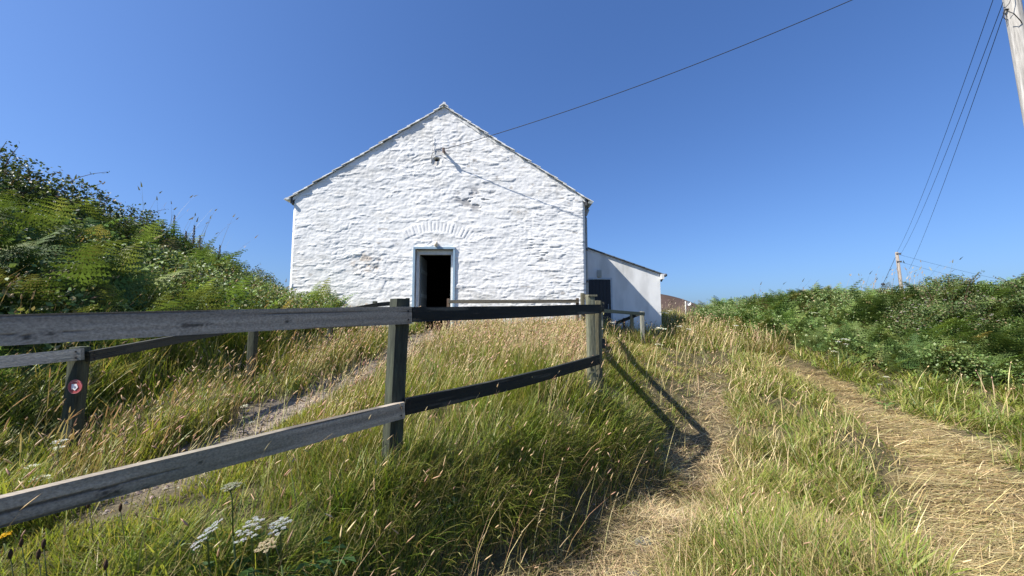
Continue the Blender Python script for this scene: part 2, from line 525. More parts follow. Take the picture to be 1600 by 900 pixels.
col = blend(col, (0.10, 0.075, 0.05), 1 - sstep(0.03, 0.055, np.hypot((PX - kx) * 0.8, PZ - kz)))
grime = sstep(0.60, 0.75, fbm(PX * 1.3, PZ * 3.2, 76, 4))
col = blend(col, (0.66, 0.64, 0.59), grime * 0.5)
damp = sstep(1.15, 0.2, PZ - 0.5 * fbm(PX * 1.5, PZ * 1.5, 77, 3)) * sstep(0.40, 0.65, fbm(PX * 2.5, PZ * 3.5, 78, 4))
col = blend(col, (0.47, 0.47, 0.38), damp * 0.7)
run = sstep(0.62, 0.80, fbm(PX * 6, PZ * 0.7 + 3, 86, 3)) * sstep(roofz(PX) - 1.3, roofz(PX) - 0.1, PZ)
col = blend(col, (0.56, 0.54, 0.49), run * 0.55)
fleck = sstep(0.70, 0.76, fbm(PX * 5, PZ * 12, 79, 4)) * sstep(0.45, 0.6, fbm(PX * 0.7, PZ * 0.7, 80, 2))
col = blend(col, (0.42, 0.38, 0.33), fleck * 0.7)
ii = np.arange(PX.size).reshape(PX.shape)
Q = np.stack([ii[:-1, :-1], ii[:-1, 1:], ii[1:, 1:], ii[1:, :-1]], -1).reshape(-1, 4)
cxm = (PX[:-1, :-1] + PX[1:, 1:]) / 2; czm = (PZ[:-1, :-1] + PZ[1:, 1:]) / 2
hole = (cxm > dx0) & (cxm < dx1) & (czm > DZ0) & (czm < dz1)
Q = Q[~hole.ravel()]
LEN = 9.0; WT = 0.5
wsoup = Soup()
wsoup.add(np.stack([PX, -Hh, PZ], -1).reshape(-1, 3), Q, None, col.reshape(-1, 3))
WH = (0.82, 0.82, 0.81)
def quad(s, a, b, c, d, K): s.add([a, b, c, d], [(0, 1, 2, 3)], None, K)
quad(wsoup, (XL, 0.05, -0.4), (XL, 0.05, zl), (XL, LEN, zl), (XL, LEN, -0.4), WH)
quad(wsoup, (XR, 0.05, -0.4), (XR, LEN, -0.4), (XR, LEN, zr), (XR, 0.05, zr), WH)
wsoup.add([(XL, LEN, -0.4), (XR, LEN, -0.4), (XR, LEN, zr), (xa, LEN, za), (XL, LEN, zl)], [(1, 0, 4, 2)], [(2, 4, 3)], WH)
# reveals of the doorway and the dark room behind
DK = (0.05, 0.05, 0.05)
quad(wsoup, (dx0, -0.005, DZ0), (dx0, WT, DZ0), (dx0, WT, dz1), (dx0, -0.005, dz1), WH)
quad(wsoup, (dx1, -0.005, DZ0), (dx1, -0.005, dz1), (dx1, WT, dz1), (dx1, WT, DZ0), WH)
quad(wsoup, (dx0, -0.005, dz1), (dx0, WT, dz1), (dx1, WT, dz1), (dx1, -0.005, dz1), WH)
quad(wsoup, (dx0, -0.005, DZ0), (dx1, -0.005, DZ0), (dx1, WT, DZ0), (dx0, WT, DZ0), (0.3, 0.29, 0.27))
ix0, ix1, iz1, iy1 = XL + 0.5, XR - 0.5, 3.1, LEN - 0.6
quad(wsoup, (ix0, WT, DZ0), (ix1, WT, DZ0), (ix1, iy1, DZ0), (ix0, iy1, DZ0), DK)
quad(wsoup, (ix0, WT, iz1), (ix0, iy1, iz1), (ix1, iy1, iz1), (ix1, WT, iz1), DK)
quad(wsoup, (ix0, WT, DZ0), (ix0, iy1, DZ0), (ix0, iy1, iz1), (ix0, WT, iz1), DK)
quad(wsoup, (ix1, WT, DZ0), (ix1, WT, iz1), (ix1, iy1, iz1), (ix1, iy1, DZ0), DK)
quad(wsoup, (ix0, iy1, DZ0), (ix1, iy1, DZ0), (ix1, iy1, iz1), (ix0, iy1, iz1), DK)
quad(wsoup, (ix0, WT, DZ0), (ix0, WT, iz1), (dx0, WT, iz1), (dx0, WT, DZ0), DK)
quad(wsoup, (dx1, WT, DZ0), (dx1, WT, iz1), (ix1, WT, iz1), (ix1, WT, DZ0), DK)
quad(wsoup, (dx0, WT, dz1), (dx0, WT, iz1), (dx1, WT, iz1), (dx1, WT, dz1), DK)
wall = wsoup.build('wall', M_wall, bld, smooth=True)
try:
    wall.data.polygons.foreach_set('use_smooth', np.concatenate([np.ones(len(Q), bool), np.zeros(len(wall.data.polygons) - len(Q), bool)]))
except Exception: pass

# roof of slates, verge edges limewashed
rs = Soup()
OV = 0.062
def slope(x0, z0, x1, z1, sgn):
    """slates laid from eave (x0,z0) up to ridge (x1,z1)"""
    L = math.hypot(x1 - x0, z1 - z0)
    ux_, uz_ = (x1 - x0) / L, (z1 - z0) / L
    nxn, nzn = (-uz_ * 1, ux_) if ux_ > 0 else (uz_, -ux_)
    quad(rs, (x0, -OV + 0.03, z0 + 0.01), (x1, -OV + 0.03, z1 + 0.01), (x1, LEN, z1 + 0.01), (x0, LEN, z0 + 0.01), (0.12, 0.12, 0.13))
    ncourse = 17
    for k in range(ncourse):
        a = -0.10 + k * (L + 0.10) / ncourse
        b = min(a + (L + 0.1) / ncourse * 1.35, L - 0.01)
        y = -OV + random.uniform(-0.012, 0.02) - 0.26 * (k % 2) * 0
        first = True
        while y < LEN:
            wd = 0.40 + random.uniform(-0.05, 0.12)
            if first: wd -= 0.18 * (k % 2)
            t0 = 0.012; up0 = 0.048 + random.uniform(-0.004, 0.014); up1 = 0.016 + random.uniform(0, 0.006)
            aa = a + random.uniform(-0.014, 0.014)
            P = []
            for (tt, up) in ((aa, up0), (b, up1)):
                for th in (0, 0.022 if first else t0):
                    for yy in (y, min(y + wd - 0.006, LEN)):
                        P.append((x0 + ux_ * tt + nxn * (up + th - 0.012), yy, z0 + uz_ * tt + nzn * (up + th - 0.012)))
            g = random.uniform(0.10, 0.2)
            K = (0.80, 0.80, 0.77) if first else (g, g, g * 1.08)
            if first and random.random() < 0.18: K = (0.58, 0.57, 0.53)
            rs.add(P, [(0, 1, 3, 2), (4, 6, 7, 5), (0, 4, 5, 1), (2, 3, 7, 6), (0, 2, 6, 4), (1, 5, 7, 3)], None, K)
            y += wd; first = False
slope(XL - 0.10, zl - 0.06, xa, za, 1)
slope(XR + 0.10, zr - 0.06, xa, za, -1)
roof = rs.build('roof', M_slate, bld)
rd = Soup()
y = -OV - 0.02
while y < LEN:
    l_ = 0.42
    for sg in (-1, 1):
        rd.add([(xa, y, za + 0.10), (xa, y + l_, za + 0.10), (xa + sg * 0.13, y + l_, za + 0.005), (xa + sg * 0.13, y, za + 0.005),
                (xa, y, za + 0.06), (xa, y + l_, za + 0.06), (xa + sg * 0.13, y + l_, za - 0.03), (xa + sg * 0.13, y, za - 0.03)],
               [(0, 1, 2, 3), (4, 7, 6, 5), (0, 3, 7, 4), (3, 2, 6, 7), (2, 1, 5, 6)], None, (0.62, 0.61, 0.58) if y < 0 else (0.22, 0.21, 0.21))
    y += l_ + 0.006
rd.box((xa, -OV + 0.03, za + 0.085), (0.10, 0.12, 0.08), 0.3, (0.74, 0.73, 0.70), 0.6)
rd.build('ridge_tiles', M_slate, roof)
# mortar fillet under the verge
vf = Soup()
for (x0, z0, x1, z1) in ((XL, zl, xa, za), (xa, za, XR, zr)):
    L = math.hypot(x1 - x0, z1 - z0); n_ = 60
    uz_ = (z1 - z0) / L; ux_ = (x1 - x0) / L
    V_ = []; Qs = []
    for i in range(n_ + 1):
        t = i / n_
        j = random.uniform(-0.006, 0.006)
        x = x0 + (x1 - x0) * t; z = z0 + (z1 - z0) * t
        V_ += [(x - uz_ * 0.0, -OV + 0.045 + j, z + 0.03), (x, -0.01 + j, z - 0.075 + j * 2)]
        if i: Qs.append((2 * i - 2, 2 * i, 2 * i + 1, 2 * i - 1))
    vf.add(V_, Qs, None, (0.78, 0.77, 0.73))
vf.build('verge_mortar', M_wall, roof)

# door frame: blue outer boards, white inner frame
fr = Soup()
BL = (0.30, 0.42, 0.52)
bw = 0.055
fr.box(((dx0 + dx1) / 2, -0.028, dz1 + 0.005), (dx1 - dx0 + 2 * bw * 0.45, 0.05, bw), 0, BL)
fr.box((dx0 - 0.004, -0.025, (DZ0 - 0.1 + dz1 - bw / 2) / 2), (bw, 0.046, dz1 - DZ0 + 0.1 - bw / 2 - 0.002), 0, BL)
fr.box((dx1 + 0.004, -0.025, (DZ0 - 0.1 + dz1 - bw / 2) / 2), (bw, 0.046, dz1 - DZ0 + 0.1 - bw / 2 - 0.002), 0, BL)
dfr = fr.build('door_frame', M_paint, bld)
f2 = Soup()
WF = (0.72, 0.75, 0.76)
a0, a1, az = dx0 + 0.03, dx1 - 0.03, dz1 - 0.035
f2.box(((a0 + a1) / 2, 0.17, az - 0.055), (a1 - a0, 0.10, 0.11), 0, WF)
f2.box((a0 + 0.035, 0.17, (DZ0 + az - 0.112) / 2), (0.07, 0.098, az - 0.112 - DZ0), 0, WF)
f2.box((a1 - 0.035, 0.17, (DZ0 + az - 0.112) / 2), (0.07, 0.098, az - 0.112 - DZ0), 0, WF)
f2.build('inner_frame', M_paint, dfr)
# door leaf swung inwards against the left side
dl = Soup()
dl.box((a0 + 0.02, 0.95, (DZ0 + az) / 2 - 0.03), (0.045, 0.82, az - DZ0 - 0.12), 0, (0.16, 0.20, 0.23))
for k in range(3): dl.box((a0 + 0.047, 0.95, DZ0 + 0.3 + k * 0.7), (0.012, 0.76, 0.1), 0, (0.28, 0.34, 0.38))
dl.build('door', M_paint, bld)

# lamp over the door
lx, lz = wp(681, 381, 0.12)
lp = Soup()
lp.box((lx - 0.02, -0.035, lz + 0.02), (0.09, 0.05, 0.07), 0, (0.75, 0.73, 0.68))
lp.tube([(lx, -0.05, lz + 0.03), (lx, -0.10, lz + 0.02)], 0.02, 8, (0.6, 0.55, 0.45))
lp.tube([(lx, -0.09, lz + 0.07), (lx, -0.10, lz + 0.02), (lx, -0.105, lz - 0.05), (lx, -0.105, lz - 0.075)], [0.035, 0.05, 0.047, 0.02], 12, (0.70, 0.62, 0.48))
lp.build('lamp', M_plastic, bld, True)
# cable bracket and the cable that loops down from it
gx_, gz_ = wp(693, 234, 0.17)
bk = Soup()
bk.box((gx_, -0.10, gz_), (0.05, 0.20, 0.05), 0, (0.16, 0.09, 0.06))
bk.tube([(gx_, -0.17, gz_ + 0.05), (gx_, -0.17, gz_ - 0.07)], 0.035, 8, (0.12, 0.07, 0.05))
brk = bk.build('cable_bracket', M_metal, bld)
lc = Soup()
cp = [wp(p[0], p[1], 0.05) for p in ((691, 235), (683, 235.5), (676, 238.5), (674, 246), (674.5, 256))]
lc.tube([(cp[0][0], -0.16, cp[0][1])] + [(c[0], -0.05, c[1]) for c in cp[1:]], 0.008, 5, (0.06, 0.06, 0.06))
c2 = [wp(p[0], p[1], 0.04) for p in ((690, 231), (683, 228.5), (677.5, 230), (675.5, 236), (675.3, 222), (675.6, 212))]
lc.tube([(c[0], -0.045, c[1]) for c in c2], 0.006, 5, (0.6, 0.6, 0.6))
lc.build('wall_cable', M_cable, bld)
# gutters and downpipe on the right eave, gutter end on the left one
def gutter(name, x, z, K, y0=-0.10, r=0.065):
    g = Soup(); n_ = 9
    V_ = []
    for yy in (y0, LEN):
        for rr_ in (r, r - 0.008):
            for k in range(n_):
                a = math.pi + math.pi * k / (n_ - 1)
                V_.append((x + rr_ * math.cos(a), yy, z + rr_ * math.sin(a)))
    Qs = []
    for k in range(n_ - 1):
        Qs.append((k, k + 1, 2 * n_ + k + 1, 2 * n_ + k))
        Qs.append((n_ + k, 3 * n_ + k, 3 * n_ + k + 1, n_ + k + 1))
        Qs.append((k, n_ + k, n_ + k + 1, k + 1))
    g.add(V_, Qs, [], K)
    # closed end
    ce = [(x, y0 + 0.003, z)] + [(x + r * math.cos(math.pi + math.pi * k / 8), y0 + 0.003, z + r * math.sin(math.pi + math.pi * k / 8)) for k in range(9)]
    g.add(ce, None, [(0, k + 1, k + 2) for k in range(8)], K)
    return g.build(name, M_plastic, bld)
ggx, ggz = wp(923, 318, 0.05)
gut = gutter('gutter', ggx, ggz + 0.045, (0.30, 0.33, 0.33))
gutl = gutter('gutter', XL - 0.10, zl - 0.03, (0.62, 0.64, 0.64), -0.11, 0.055)
dp = Soup()
GP = (0.35, 0.38, 0.40)
X0 = XR + 0.05
dp.tube([(ggx, 0.28, ggz), (ggx, 0.28, ggz - 0.08), (X0 + 0.02, 0.28, ggz - 0.25), (X0 + 0.02, 0.28, ggz - 0.32), (X0 + 0.02, 0.28, -0.2)], 0.042, 10, GP)
for zz in (0.75, 1.65, 2.55): dp.tube([(X0 + 0.02, 0.28, zz), (X0 + 0.02, 0.28, zz + 0.07)], 0.055, 10, (0.12, 0.12, 0.12))
dp.build('downpipe', M_plastic, bld, True)
for xe, ze, he in ((XR + 0.03, zr - 0.08, 0.17), (XL - 0.03, zl - 0.08, 0.15)):      # dark eave boards
    cb = Soup(); cb.box((xe, LEN / 2 - 0.02, ze), (0.052, LEN, he), 0, (0.10, 0.10, 0.10))
    cb.build('eave_board', M_paint, bld)

# ------------------------------------------------------------------ lean-to on the right
LY = 12.5
pL = at(917, 388, LY); pR = at(1031, 428, LY)
ann = empty('lean_to', (pL.x, LY, 1.0), 'smooth white rendered lean-to with a dark blue door and sloping mono-pitch roof', 'building')
ax1 = pR.x - pL.x; azl = pL.z - 1.0; azr = pR.z - 1.0
gxx, gzz = np.meshgrid(np.linspace(-0.45, ax1, 60), np.linspace(0, 1, 40))
gz0 = -0.5; topz = azl + (azr - azl) * gxx / ax1
gZ = gz0 + (topz - gz0) * gzz
cc = np.tile((0.80, 0.80, 0.78), (gxx.size, 1)).reshape(gxx.shape + (3,))
streak = sstep(0.45, 0.75, fbm(gxx * 3.5, gZ * 0.9, 81, 4))
cc = blend(cc, (0.56, 0.56, 0.54), streak * 0.6)
cc = blend(cc, (0.50, 0.50, 0.45), sstep(0.55, 0.75, fbm(gxx * 9, gZ * 1.3, 83, 3)) * sstep(topz - 0.9, topz, gZ) * 0.5)
cc = blend(cc, (0.42, 0.44, 0.38), sstep(0.75, 0.15, gZ) * sstep(0.4, 0.65, fbm(gxx * 3, gZ * 3, 84, 4)) * 0.6)
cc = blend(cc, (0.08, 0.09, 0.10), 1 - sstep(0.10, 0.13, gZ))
dv = 0.008 * (fbm(gxx * 2, gZ * 2, 82, 3) - 0.5)
ii = np.arange(gxx.size).reshape(gxx.shape)
Qa = np.stack([ii[:-1, :-1], ii[:-1, 1:], ii[1:, 1:], ii[1:, :-1]], -1).reshape(-1, 4)
aw = Soup()
aw.add(np.stack([gxx, dv, gZ], -1).reshape(-1, 3), Qa, None, cc.reshape(-1, 3))
quad(aw, (ax1, 0.0, gz0), (ax1, 5.5, gz0), (ax1, 5.5, azr), (ax1, 0.0, azr), (0.78, 0.78, 0.77))
quad(aw, (ax1, 5.5, gz0), (-0.45, 5.5, gz0), (-0.45, 5.5, azl), (ax1, 5.5, azr), (0.78, 0.78, 0.77))
aw.build('wall', M_render, ann)
ar = Soup()
sl = (azr - azl) / ax1
xo = ax1 + 0.10
for k in range(9):
    xa0 = -0.45 + k * (xo + 0.45) / 9; xb0 = xa0 + (xo + 0.45) / 9 + 0.04
    za0 = azl + sl * xa0 + 0.025; zb0 = azl + sl * xb0 + 0.010
    P = [(xa0, -0.07, za0 - 0.02), (xb0, -0.07, zb0 - 0.0), (xb0, 5.6, zb0), (xa0, 5.6, za0 - 0.02),
         (xa0, -0.07, za0 + 0.012), (xb0, -0.07, zb0 + 0.03), (xb0, 5.6, zb0 + 0.03), (xa0, 5.6, za0 + 0.012)]
    ar.add(P, [(0, 3, 2, 1), (4, 5, 6, 7), (0, 1, 5, 4), (1, 2, 6, 5), (2, 3, 7, 6), (3, 0, 4, 7)], None, (0.11, 0.12, 0.135))
arf = ar.build('roof', M_slate, ann)
fb = Soup()
fb.box((ax1 + 0.055, 2.7, azr - 0.10), (0.10, 5.6, 0.17), 0, (0.74, 0.74, 0.72))
fb.build('eave_board', M_paint, ann)
g2 = Soup()
g2.tube([(ax1 + 0.16, -0.09, azr - 0.05), (ax1 + 0.16, 5.5, azr - 0.05)], 0.055, 10, (0.13, 0.13, 0.14))
g2.tube([(ax1 + 0.14, 0.05, azr - 0.09), (ax1 + 0.05, 0.05, azr - 0.25)], 0.03, 8, (0.13, 0.13, 0.14))
g2.build('gutter', M_plastic, ann, True)
def ap(px, py): p = at(px, py, LY); return p.x - pL.x, p.z - 1.0
d0x, dtz = ap(919, 437); d1x, _ = ap(953, 437)
ad = Soup()
nb = 6
for k in range(nb):
    wv = (d1x - d0x) / nb
    ad.box((d0x + (k + 0.5) * wv, -0.022, (0.12 + dtz) / 2), (wv - 0.008, 0.03, dtz - 0.12), 0, (0.010, 0.013, 0.020))
ad.box(((d0x + d1x) / 2, -0.012, (0.12 + dtz) / 2), (d1x - d0x, 0.016, dtz - 0.13), 0, (0.008, 0.012, 0.02))
adr = ad.build('door', M_paint, ann)
hd = Soup(); hd.box((d1x - 0.09, -0.055, 1.05), (0.03, 0.05, 0.16), 0, (0.25, 0.25, 0.25)); hd.build('handle', M_metal, adr)
af = Soup()
af.box(((d0x + d1x) / 2, -0.025, dtz + 0.03), (d1x - d0x + 0.12, 0.05, 0.055), 0, (0.45, 0.50, 0.54))
af.box((d1x + 0.03, -0.025, (0.1 + dtz) / 2), (0.055, 0.048, dtz - 0.1), 0, (0.45, 0.50, 0.54))
af.box((d0x - 0.03, -0.025, (0.1 + dtz) / 2), (0.055, 0.048, dtz - 0.1), 0, (0.45, 0.50, 0.54))
af.build('door_frame', M_paint, adr)
lx2, lz2 = ap(936, 427.5)
al = Soup()
al.box((lx2, -0.05, lz2), (0.14, 0.09, 0.24), 0, (0.50, 0.50, 0.46), 0.9)
al.box((lx2, -0.105, lz2), (0.10, 0.02, 0.19), 0, (0.36, 0.36, 0.33))
al.build('lamp', M_plastic, ann)

# ------------------------------------------------------------------ fences
def board(p, q, hgt, thk, base, side, seed, knots=(), name='rail', parent=None, origin=None, mat=None, dark=0.0, screws=True, sag=0.0):
    """a sawn board between two points (centre line), front face towards `side`; grain, cracks and knots as a colour pattern"""
    p = Vector(p); q = Vector(q)
    L = (q - p).length
    d = (q - p) / L
    n_ = Vector((side[0], side[1], 0)); n_ = (n_ - d * n_.dot(d)).normalized()
    u = n_.cross(d); 
    if u.z < 0: u = -u
    nl = int(min(420, max(14, L / 0.009))); nh = 18 if L / 0.009 > 100 else 8
    T, H = np.meshgrid(np.linspace(0, 1, nl), np.linspace(-0.5, 0.5, nh))
    X = T * L; Zh = H * hgt
    flow = np.zeros_like(X); dk = np.zeros_like(X)
    for (kx_, kh, kr) in knots:
        r = np.hypot((X - kx_) * 0.75, (Zh - kh))
        flow += 0.010 * np.exp(-(r / (kr * 2.2)) ** 2) * np.sign(Zh - kh + 1e-6)
        dk = np.maximum(dk, (1 - sstep(kr * 0.6, kr, r)) * 0.9)
        dk = np.maximum(dk, 0.45 * (1 - sstep(0.0, 0.3, np.abs(r - kr * 1.5) / kr)))
    g = fbm(X * 1.6 + seed * 13, (Zh + flow) * 60, seed, 4)
    g2_ = fbm(X * 0.8 + seed * 3, (Zh + flow) * 22, seed + 3, 3)
    crk_ = sstep(0.72, 0.78, fbm(X * 0.9 + seed, (Zh + flow) * 75 + seed, seed + 9, 3))
    k = (0.62 + 0.75 * (g - 0.5) + 0.75 * (g2_ - 0.5) + 0.3)
    k = k * (1 - 0.65 * crk_) * (1 - 0.8 * dk)
    if dark > 0:
        wear = sstep(0.60, 0.75, fbm(X * 2.5 + seed, Zh * 24, seed + 5, 4)) * dark
        colb = np.array(base) * k[..., None] * (1 - wear[..., None]) + np.array((0.16, 0.15, 0.12)) * wear[..., None]
    else:
        gr = sstep(0.5, 0.75, fbm(X * 1.2, Zh * 6, seed + 6, 3))[..., None]
        colb = np.array(base) * k[..., None]
        colb = colb * (1 - 0.35 * gr) + np.array((0.12, 0.13, 0.08)) * 0.35 * gr
    if screws:
        for tx in (0.03, L - 0.03):
            for hh in (0.25 * hgt, -0.25 * hgt):
                ru = np.exp(-((X - tx) / 0.011) ** 2) * np.where(Zh < hh + 0.004, np.exp(-np.abs(hh - Zh) / 0.022), 0) * (0.35 if dark else 0.75)
                colb = colb * (1 - ru[..., None]) + np.array((0.085, 0.045, 0.028)) * ru[..., None]
    relief_ = -0.002 * crk_ - 0.0018 * (0.5 - g)
    bow = sag * np.sin(T * math.pi)
    wob = 0.009 * (fbm(X * 1.5, X * 0 + seed, seed, 2) - 0.5) * (H * 2)
    o = np.array(origin if origin is not None else (0, 0, 0))
    P3 = np.array(p)[None, None] + np.array(d)[None, None] * X[..., None] + np.array(u)[None, None] * (Zh + wob + bow)[..., None] + np.array(n_)[None, None] * (thk / 2 + relief_)[..., None]
    bk_ = P3 - np.array(n_)[None, None] * (thk)
    s = Soup()
    ii_ = np.arange(nl * nh).reshape(nh, nl)
    Qf = np.stack([ii_[:-1, :-1], ii_[:-1, 1:], ii_[1:, 1:], ii_[1:, :-1]], -1).reshape(-1, 4)
    N = nl * nh
    Qb = Qf[:, ::-1] + N
    def strip(a):
        a = np.asarray(a)
        return np.stack([a[:-1], a[1:], a[1:] + N, a[:-1] + N], -1)
    Qs_ = np.concatenate([Qf, Qb, strip(ii_[0, :]), strip(ii_[-1, ::-1]), strip(ii_[:, 0]), strip(ii_[:, -1])])
    Vv = np.concatenate([P3.reshape(-1, 3), bk_.reshape(-1, 3)]) - o
    kb = colb.copy()
    s.add(Vv, Qs_, None, np.concatenate([colb.reshape(-1, 3), kb.reshape(-1, 3)]))
    if screws:
        for (tx, hh) in ((0.03, 0.25), (0.03, -0.25), (L - 0.03, 0.25), (L - 0.03, -0.25)):
            c_ = p + d * tx + u * (hh * hgt) + n_ * (thk / 2) - Vector(o)
            s.tube([c_ - n_ * 0.003, c_ + n_ * 0.0025], 0.006, 8, (0.02, 0.02, 0.02))
    return s.build(name, mat or M_wood, parent)

def post(base, top, wdt, rz, col, name='post', parent=None, origin=None, cap=True, seed=1, moss=0.4):
    base = Vector(base); top = Vector(top)
    n_ = 26; s = Soup()
    Vs = []; Ks = []
    o = Vector(origin if origin is not None else (0, 0, 0))
    m = 16
    for i in range(n_ + 1):
        t = i / n_
        c_ = base.lerp(top, t)
        for k in range(m):
            side_ = k // 4; f = (k % 4) / 4.0
            e = 0.44
            cs = [(-.5, -.5), (.5, -.5), (.5, .5), (-.5, .5)]
            a = cs[side_]; b = cs[(side_ + 1) % 4]
            x = a[0] + (b[0] - a[0]) * f; y_ = a[1] + (b[1] - a[1]) * f
            if f == 0: x *= 0.93; y_ *= 0.93
            wv = wdt * (1 + 0.03 * (random.random() - 0.5))
            if i == n_: wv *= 0.96
            x *= wv; y_ *= wv
            xr_ = x * math.cos(rz) - y_ * math.sin(rz); yr_ = x * math.sin(rz) + y_ * math.cos(rz)
            Vs.append((c_.x + xr_ - o.x, c_.y + yr_ - o.y, c_.z - o.z))
            nn = float(fbm(np.array([k * 0.9 + seed]), np.array([t * 3.0 + seed * 7]), seed, 3)[0])
            kk = 0.6 + 0.8 * nn
            mo = max(0, (nn - 0.5)) * moss * 2
            Ks.append(tuple(col[j] * kk * (1 - mo) + (0.16, 0.18, 0.10)[j] * mo for j in range(3)))
    Qs = []
    for i in range(n_):
        for k in range(m):
            a = i * m + k; b = i * m + (k + 1) % m
            Qs.append((a, b, b + m, a + m))
    Vs.append((top.x - o.x, top.y - o.y, top.z - o.z + 0.004)); Ks.append(tuple(min(0.5, c_ * 1.6 + 0.06) for c_ in col))
    ci = len(Vs) - 1
    s.add(Vs, Qs, [((n_ * m + k), (n_ * m + (k + 1) % m), ci) for k in range(m)], np.array(Ks))
    return s.build(name, M_post, parent)

fd = Vector((0.694, 0.720, 0)); fn = Vector((0.720, -0.694, 0))
P1 = Vector((-0.85, 2.75, 0)); P2 = Vector((0.98, 4.65, 0)); P0 = P1 - (P2 - P1)
def gz(p): return hz(p[0], p[1])

# front fence, two bays
o1 = Vector((P1.x, P1.y, gz(P1)))
F1 = empty('fence', o1, 'front post and rail fence, left bay of pale grey boards and right bay painted black', 'fence', 'post and rail fences')
PC = (0.035, 0.042, 0.032)
post((P1.x - 0.02, P1.y, gz(P1) - 0.3), (P1.x + 0.02, P1.y, at(627, 467, 2.75).z), 0.112, math.atan2(fd.y, fd.x), (0.040, 0.046, 0.034), parent=F1, origin=o1, seed=3)
post((P2.x, P2.y, gz(P2) - 0.3), (P2.x, P2.y, at(922, 463, 4.65).z), 0.095, 0.12, (0.17, 0.17, 0.115), parent=F1, origin=o1, seed=5)
post((P0.x, P0.y, gz(P0) - 0.3), (P0.x, P0.y, at(627, 467, 2.75).z - 0.22), 0.112, math.atan2(fd.y, fd.x), PC, parent=F1, origin=o1, seed=6)
cs = Soup()
cs.box((P2.x + 0.012 - o1.x, P2.y - o1.y, at(922, 462, 4.65).z - o1.z), (0.115, 0.108, 0.022), 0.2, (0.20, 0.19, 0.13))
cs.build('post_cap', M_post, F1)
off = fn * (0.056 + 0.024)
def on_line(px, py, base, dirv, offv):
    """point on the vertical plane through base+off along dirv seen at a pixel"""
    nrm = Vector((dirv.y, -dirv.x, 0))
    d = ray(px, py); o = Vector((0, 0, CAMZ)); b = Vector((base.x + offv.x, base.y + offv.y, 0))
    t = (b - o).dot(nrm) / d.dot(nrm)
    return o + d * t
def ext(a, b, t): return a + (b - a) * t
GREY = (0.38, 0.325, 0.255)
ta = on_line(5, 519.5, P1, fd, off); tb = on_line(641, 492.5, P1, fd, off)
ta = ext(tb, ta, 2.74 / (tb - ta).length)
Lr = (tb - ta).length
def knot(px, py, r, a=None, b=None):
    q = on_line(px, py, P1, fd, off); a = a or ta; b = b or tb
    dd = (b - a).normalized(); v = q - a
    return (v.dot(dd), (v - dd * v.dot(dd)).z * 1.0, r)
board(ta, tb, 0.120, 0.048, GREY, fn, 21, [knot(288, 512, 0.015), knot(298, 511.5, 0.009), knot(306, 511, 0.010), knot(314, 510.5, 0.009), knot(322, 510, 0.007), knot(329, 509.5, 0.005), knot(44, 532, 0.011), knot(80, 525, 0.010), knot(447, 504, 0.011)], parent=F1, origin=o1, sag=0.010)
la = on_line(2, 799, P1, fd, off); lb = on_line(630, 640, P1, fd, off)
la = ext(lb, la, 2.72 / (lb - la).length)
board(la, lb, 0.118, 0.048, GREY, fn, 22, [knot(165, 768, 0.012, la, lb), knot(182, 766, 0.011, la, lb), knot(226, 762, 0.012, la, lb), knot(312, 720, 0.010, la, lb)], parent=F1, origin=o1)
BLK = (0.016, 0.019, 0.017)
off2 = fn * (0.056 + 0.022)
t2a = on_line(643, 491.5, P1, fd, off2); t2b = on_line(937, 482.5, P2, fd, off2)
l2a = on_line(632, 635.5, P1, fd, off2); l2b = on_line(935, 561.5, P2, fd, off2)
board(t2a, t2b, 0.112, 0.042, BLK, fn, 23, parent=F1, origin=o1, dark=0.6, sag=-0.006)
board(l2a, l2b, 0.118, 0.042, BLK, fn, 24, parent=F1, origin=o1, dark=0.35, sag=-0.022)

def fence(label, pts, tops, wdt, pcol, rails, rcol, seed, rz=0.0, hgt=0.10, thk=0.04, side=(1, -1), low=None, dark=0.0, offs=0.0):
    """pts: post positions, tops: heights of post tops; rails: indices of bays with a top rail"""
    o = Vector((pts[0][0], pts[0][1], hz(*pts[0])))
    F = empty('fence', o, label, 'fence', 'post and rail fences')
    for i, (p, tz) in enumerate(zip(pts, tops)):
        post((p[0], p[1], hz(*p) - 0.25), (p[0], p[1], tz), wdt, rz, pcol, parent=F, origin=o, seed=seed + i)
    for i in rails:
        for dz in ([0.075] if low is None else [0.075, low]):
            a = Vector((pts[i][0], pts[i][1], tops[i] - dz)); b = Vector((pts[i + 1][0], pts[i + 1][1], tops[i + 1] - dz))
            s_ = Vector((side[0], side[1], 0)); d_ = (b - a).normalized(); s_ = (s_ - d_ * s_.dot(d_)).normalized()
            board(a + s_ * (wdt / 2 + thk / 2 + 0.002 + offs), b + s_ * (wdt / 2 + thk / 2 + 0.002 + offs), hgt, thk, rcol, s_, seed + 40 + i, parent=F, origin=o, dark=dark)
    return F

# fence left of the path
tl = [at(125, 546, 3.0), at(397, 499, 5.0), at(517, 484, 7.1), at(586, 472, 8.5), at(637, 467, 9.0)]
pl = [(-3.75, 0.9)] + [(p.x, p.y) for p in tl]
F5 = fence('dark weathered fence beyond the gravel path, its nearest board pale grey', pl, [tl[0].z - 0.28] + [p.z + 0.02 for p in tl], 0.09, (0.05, 0.056, 0.038), [1, 2, 3, 4], (0.055, 0.056, 0.045), 100, side=(1, 0), hgt=0.085, dark=0.2)
# pale board of its first bay, on the side of the path
o5 = F5.location
ba = at(-60, 572, 2.75); bb = at(129, 553, 2.945)
board(ba, bb, 0.095, 0.035, (0.30, 0.29, 0.27), (0.3, -1), 131, parent=F5, origin=o5)
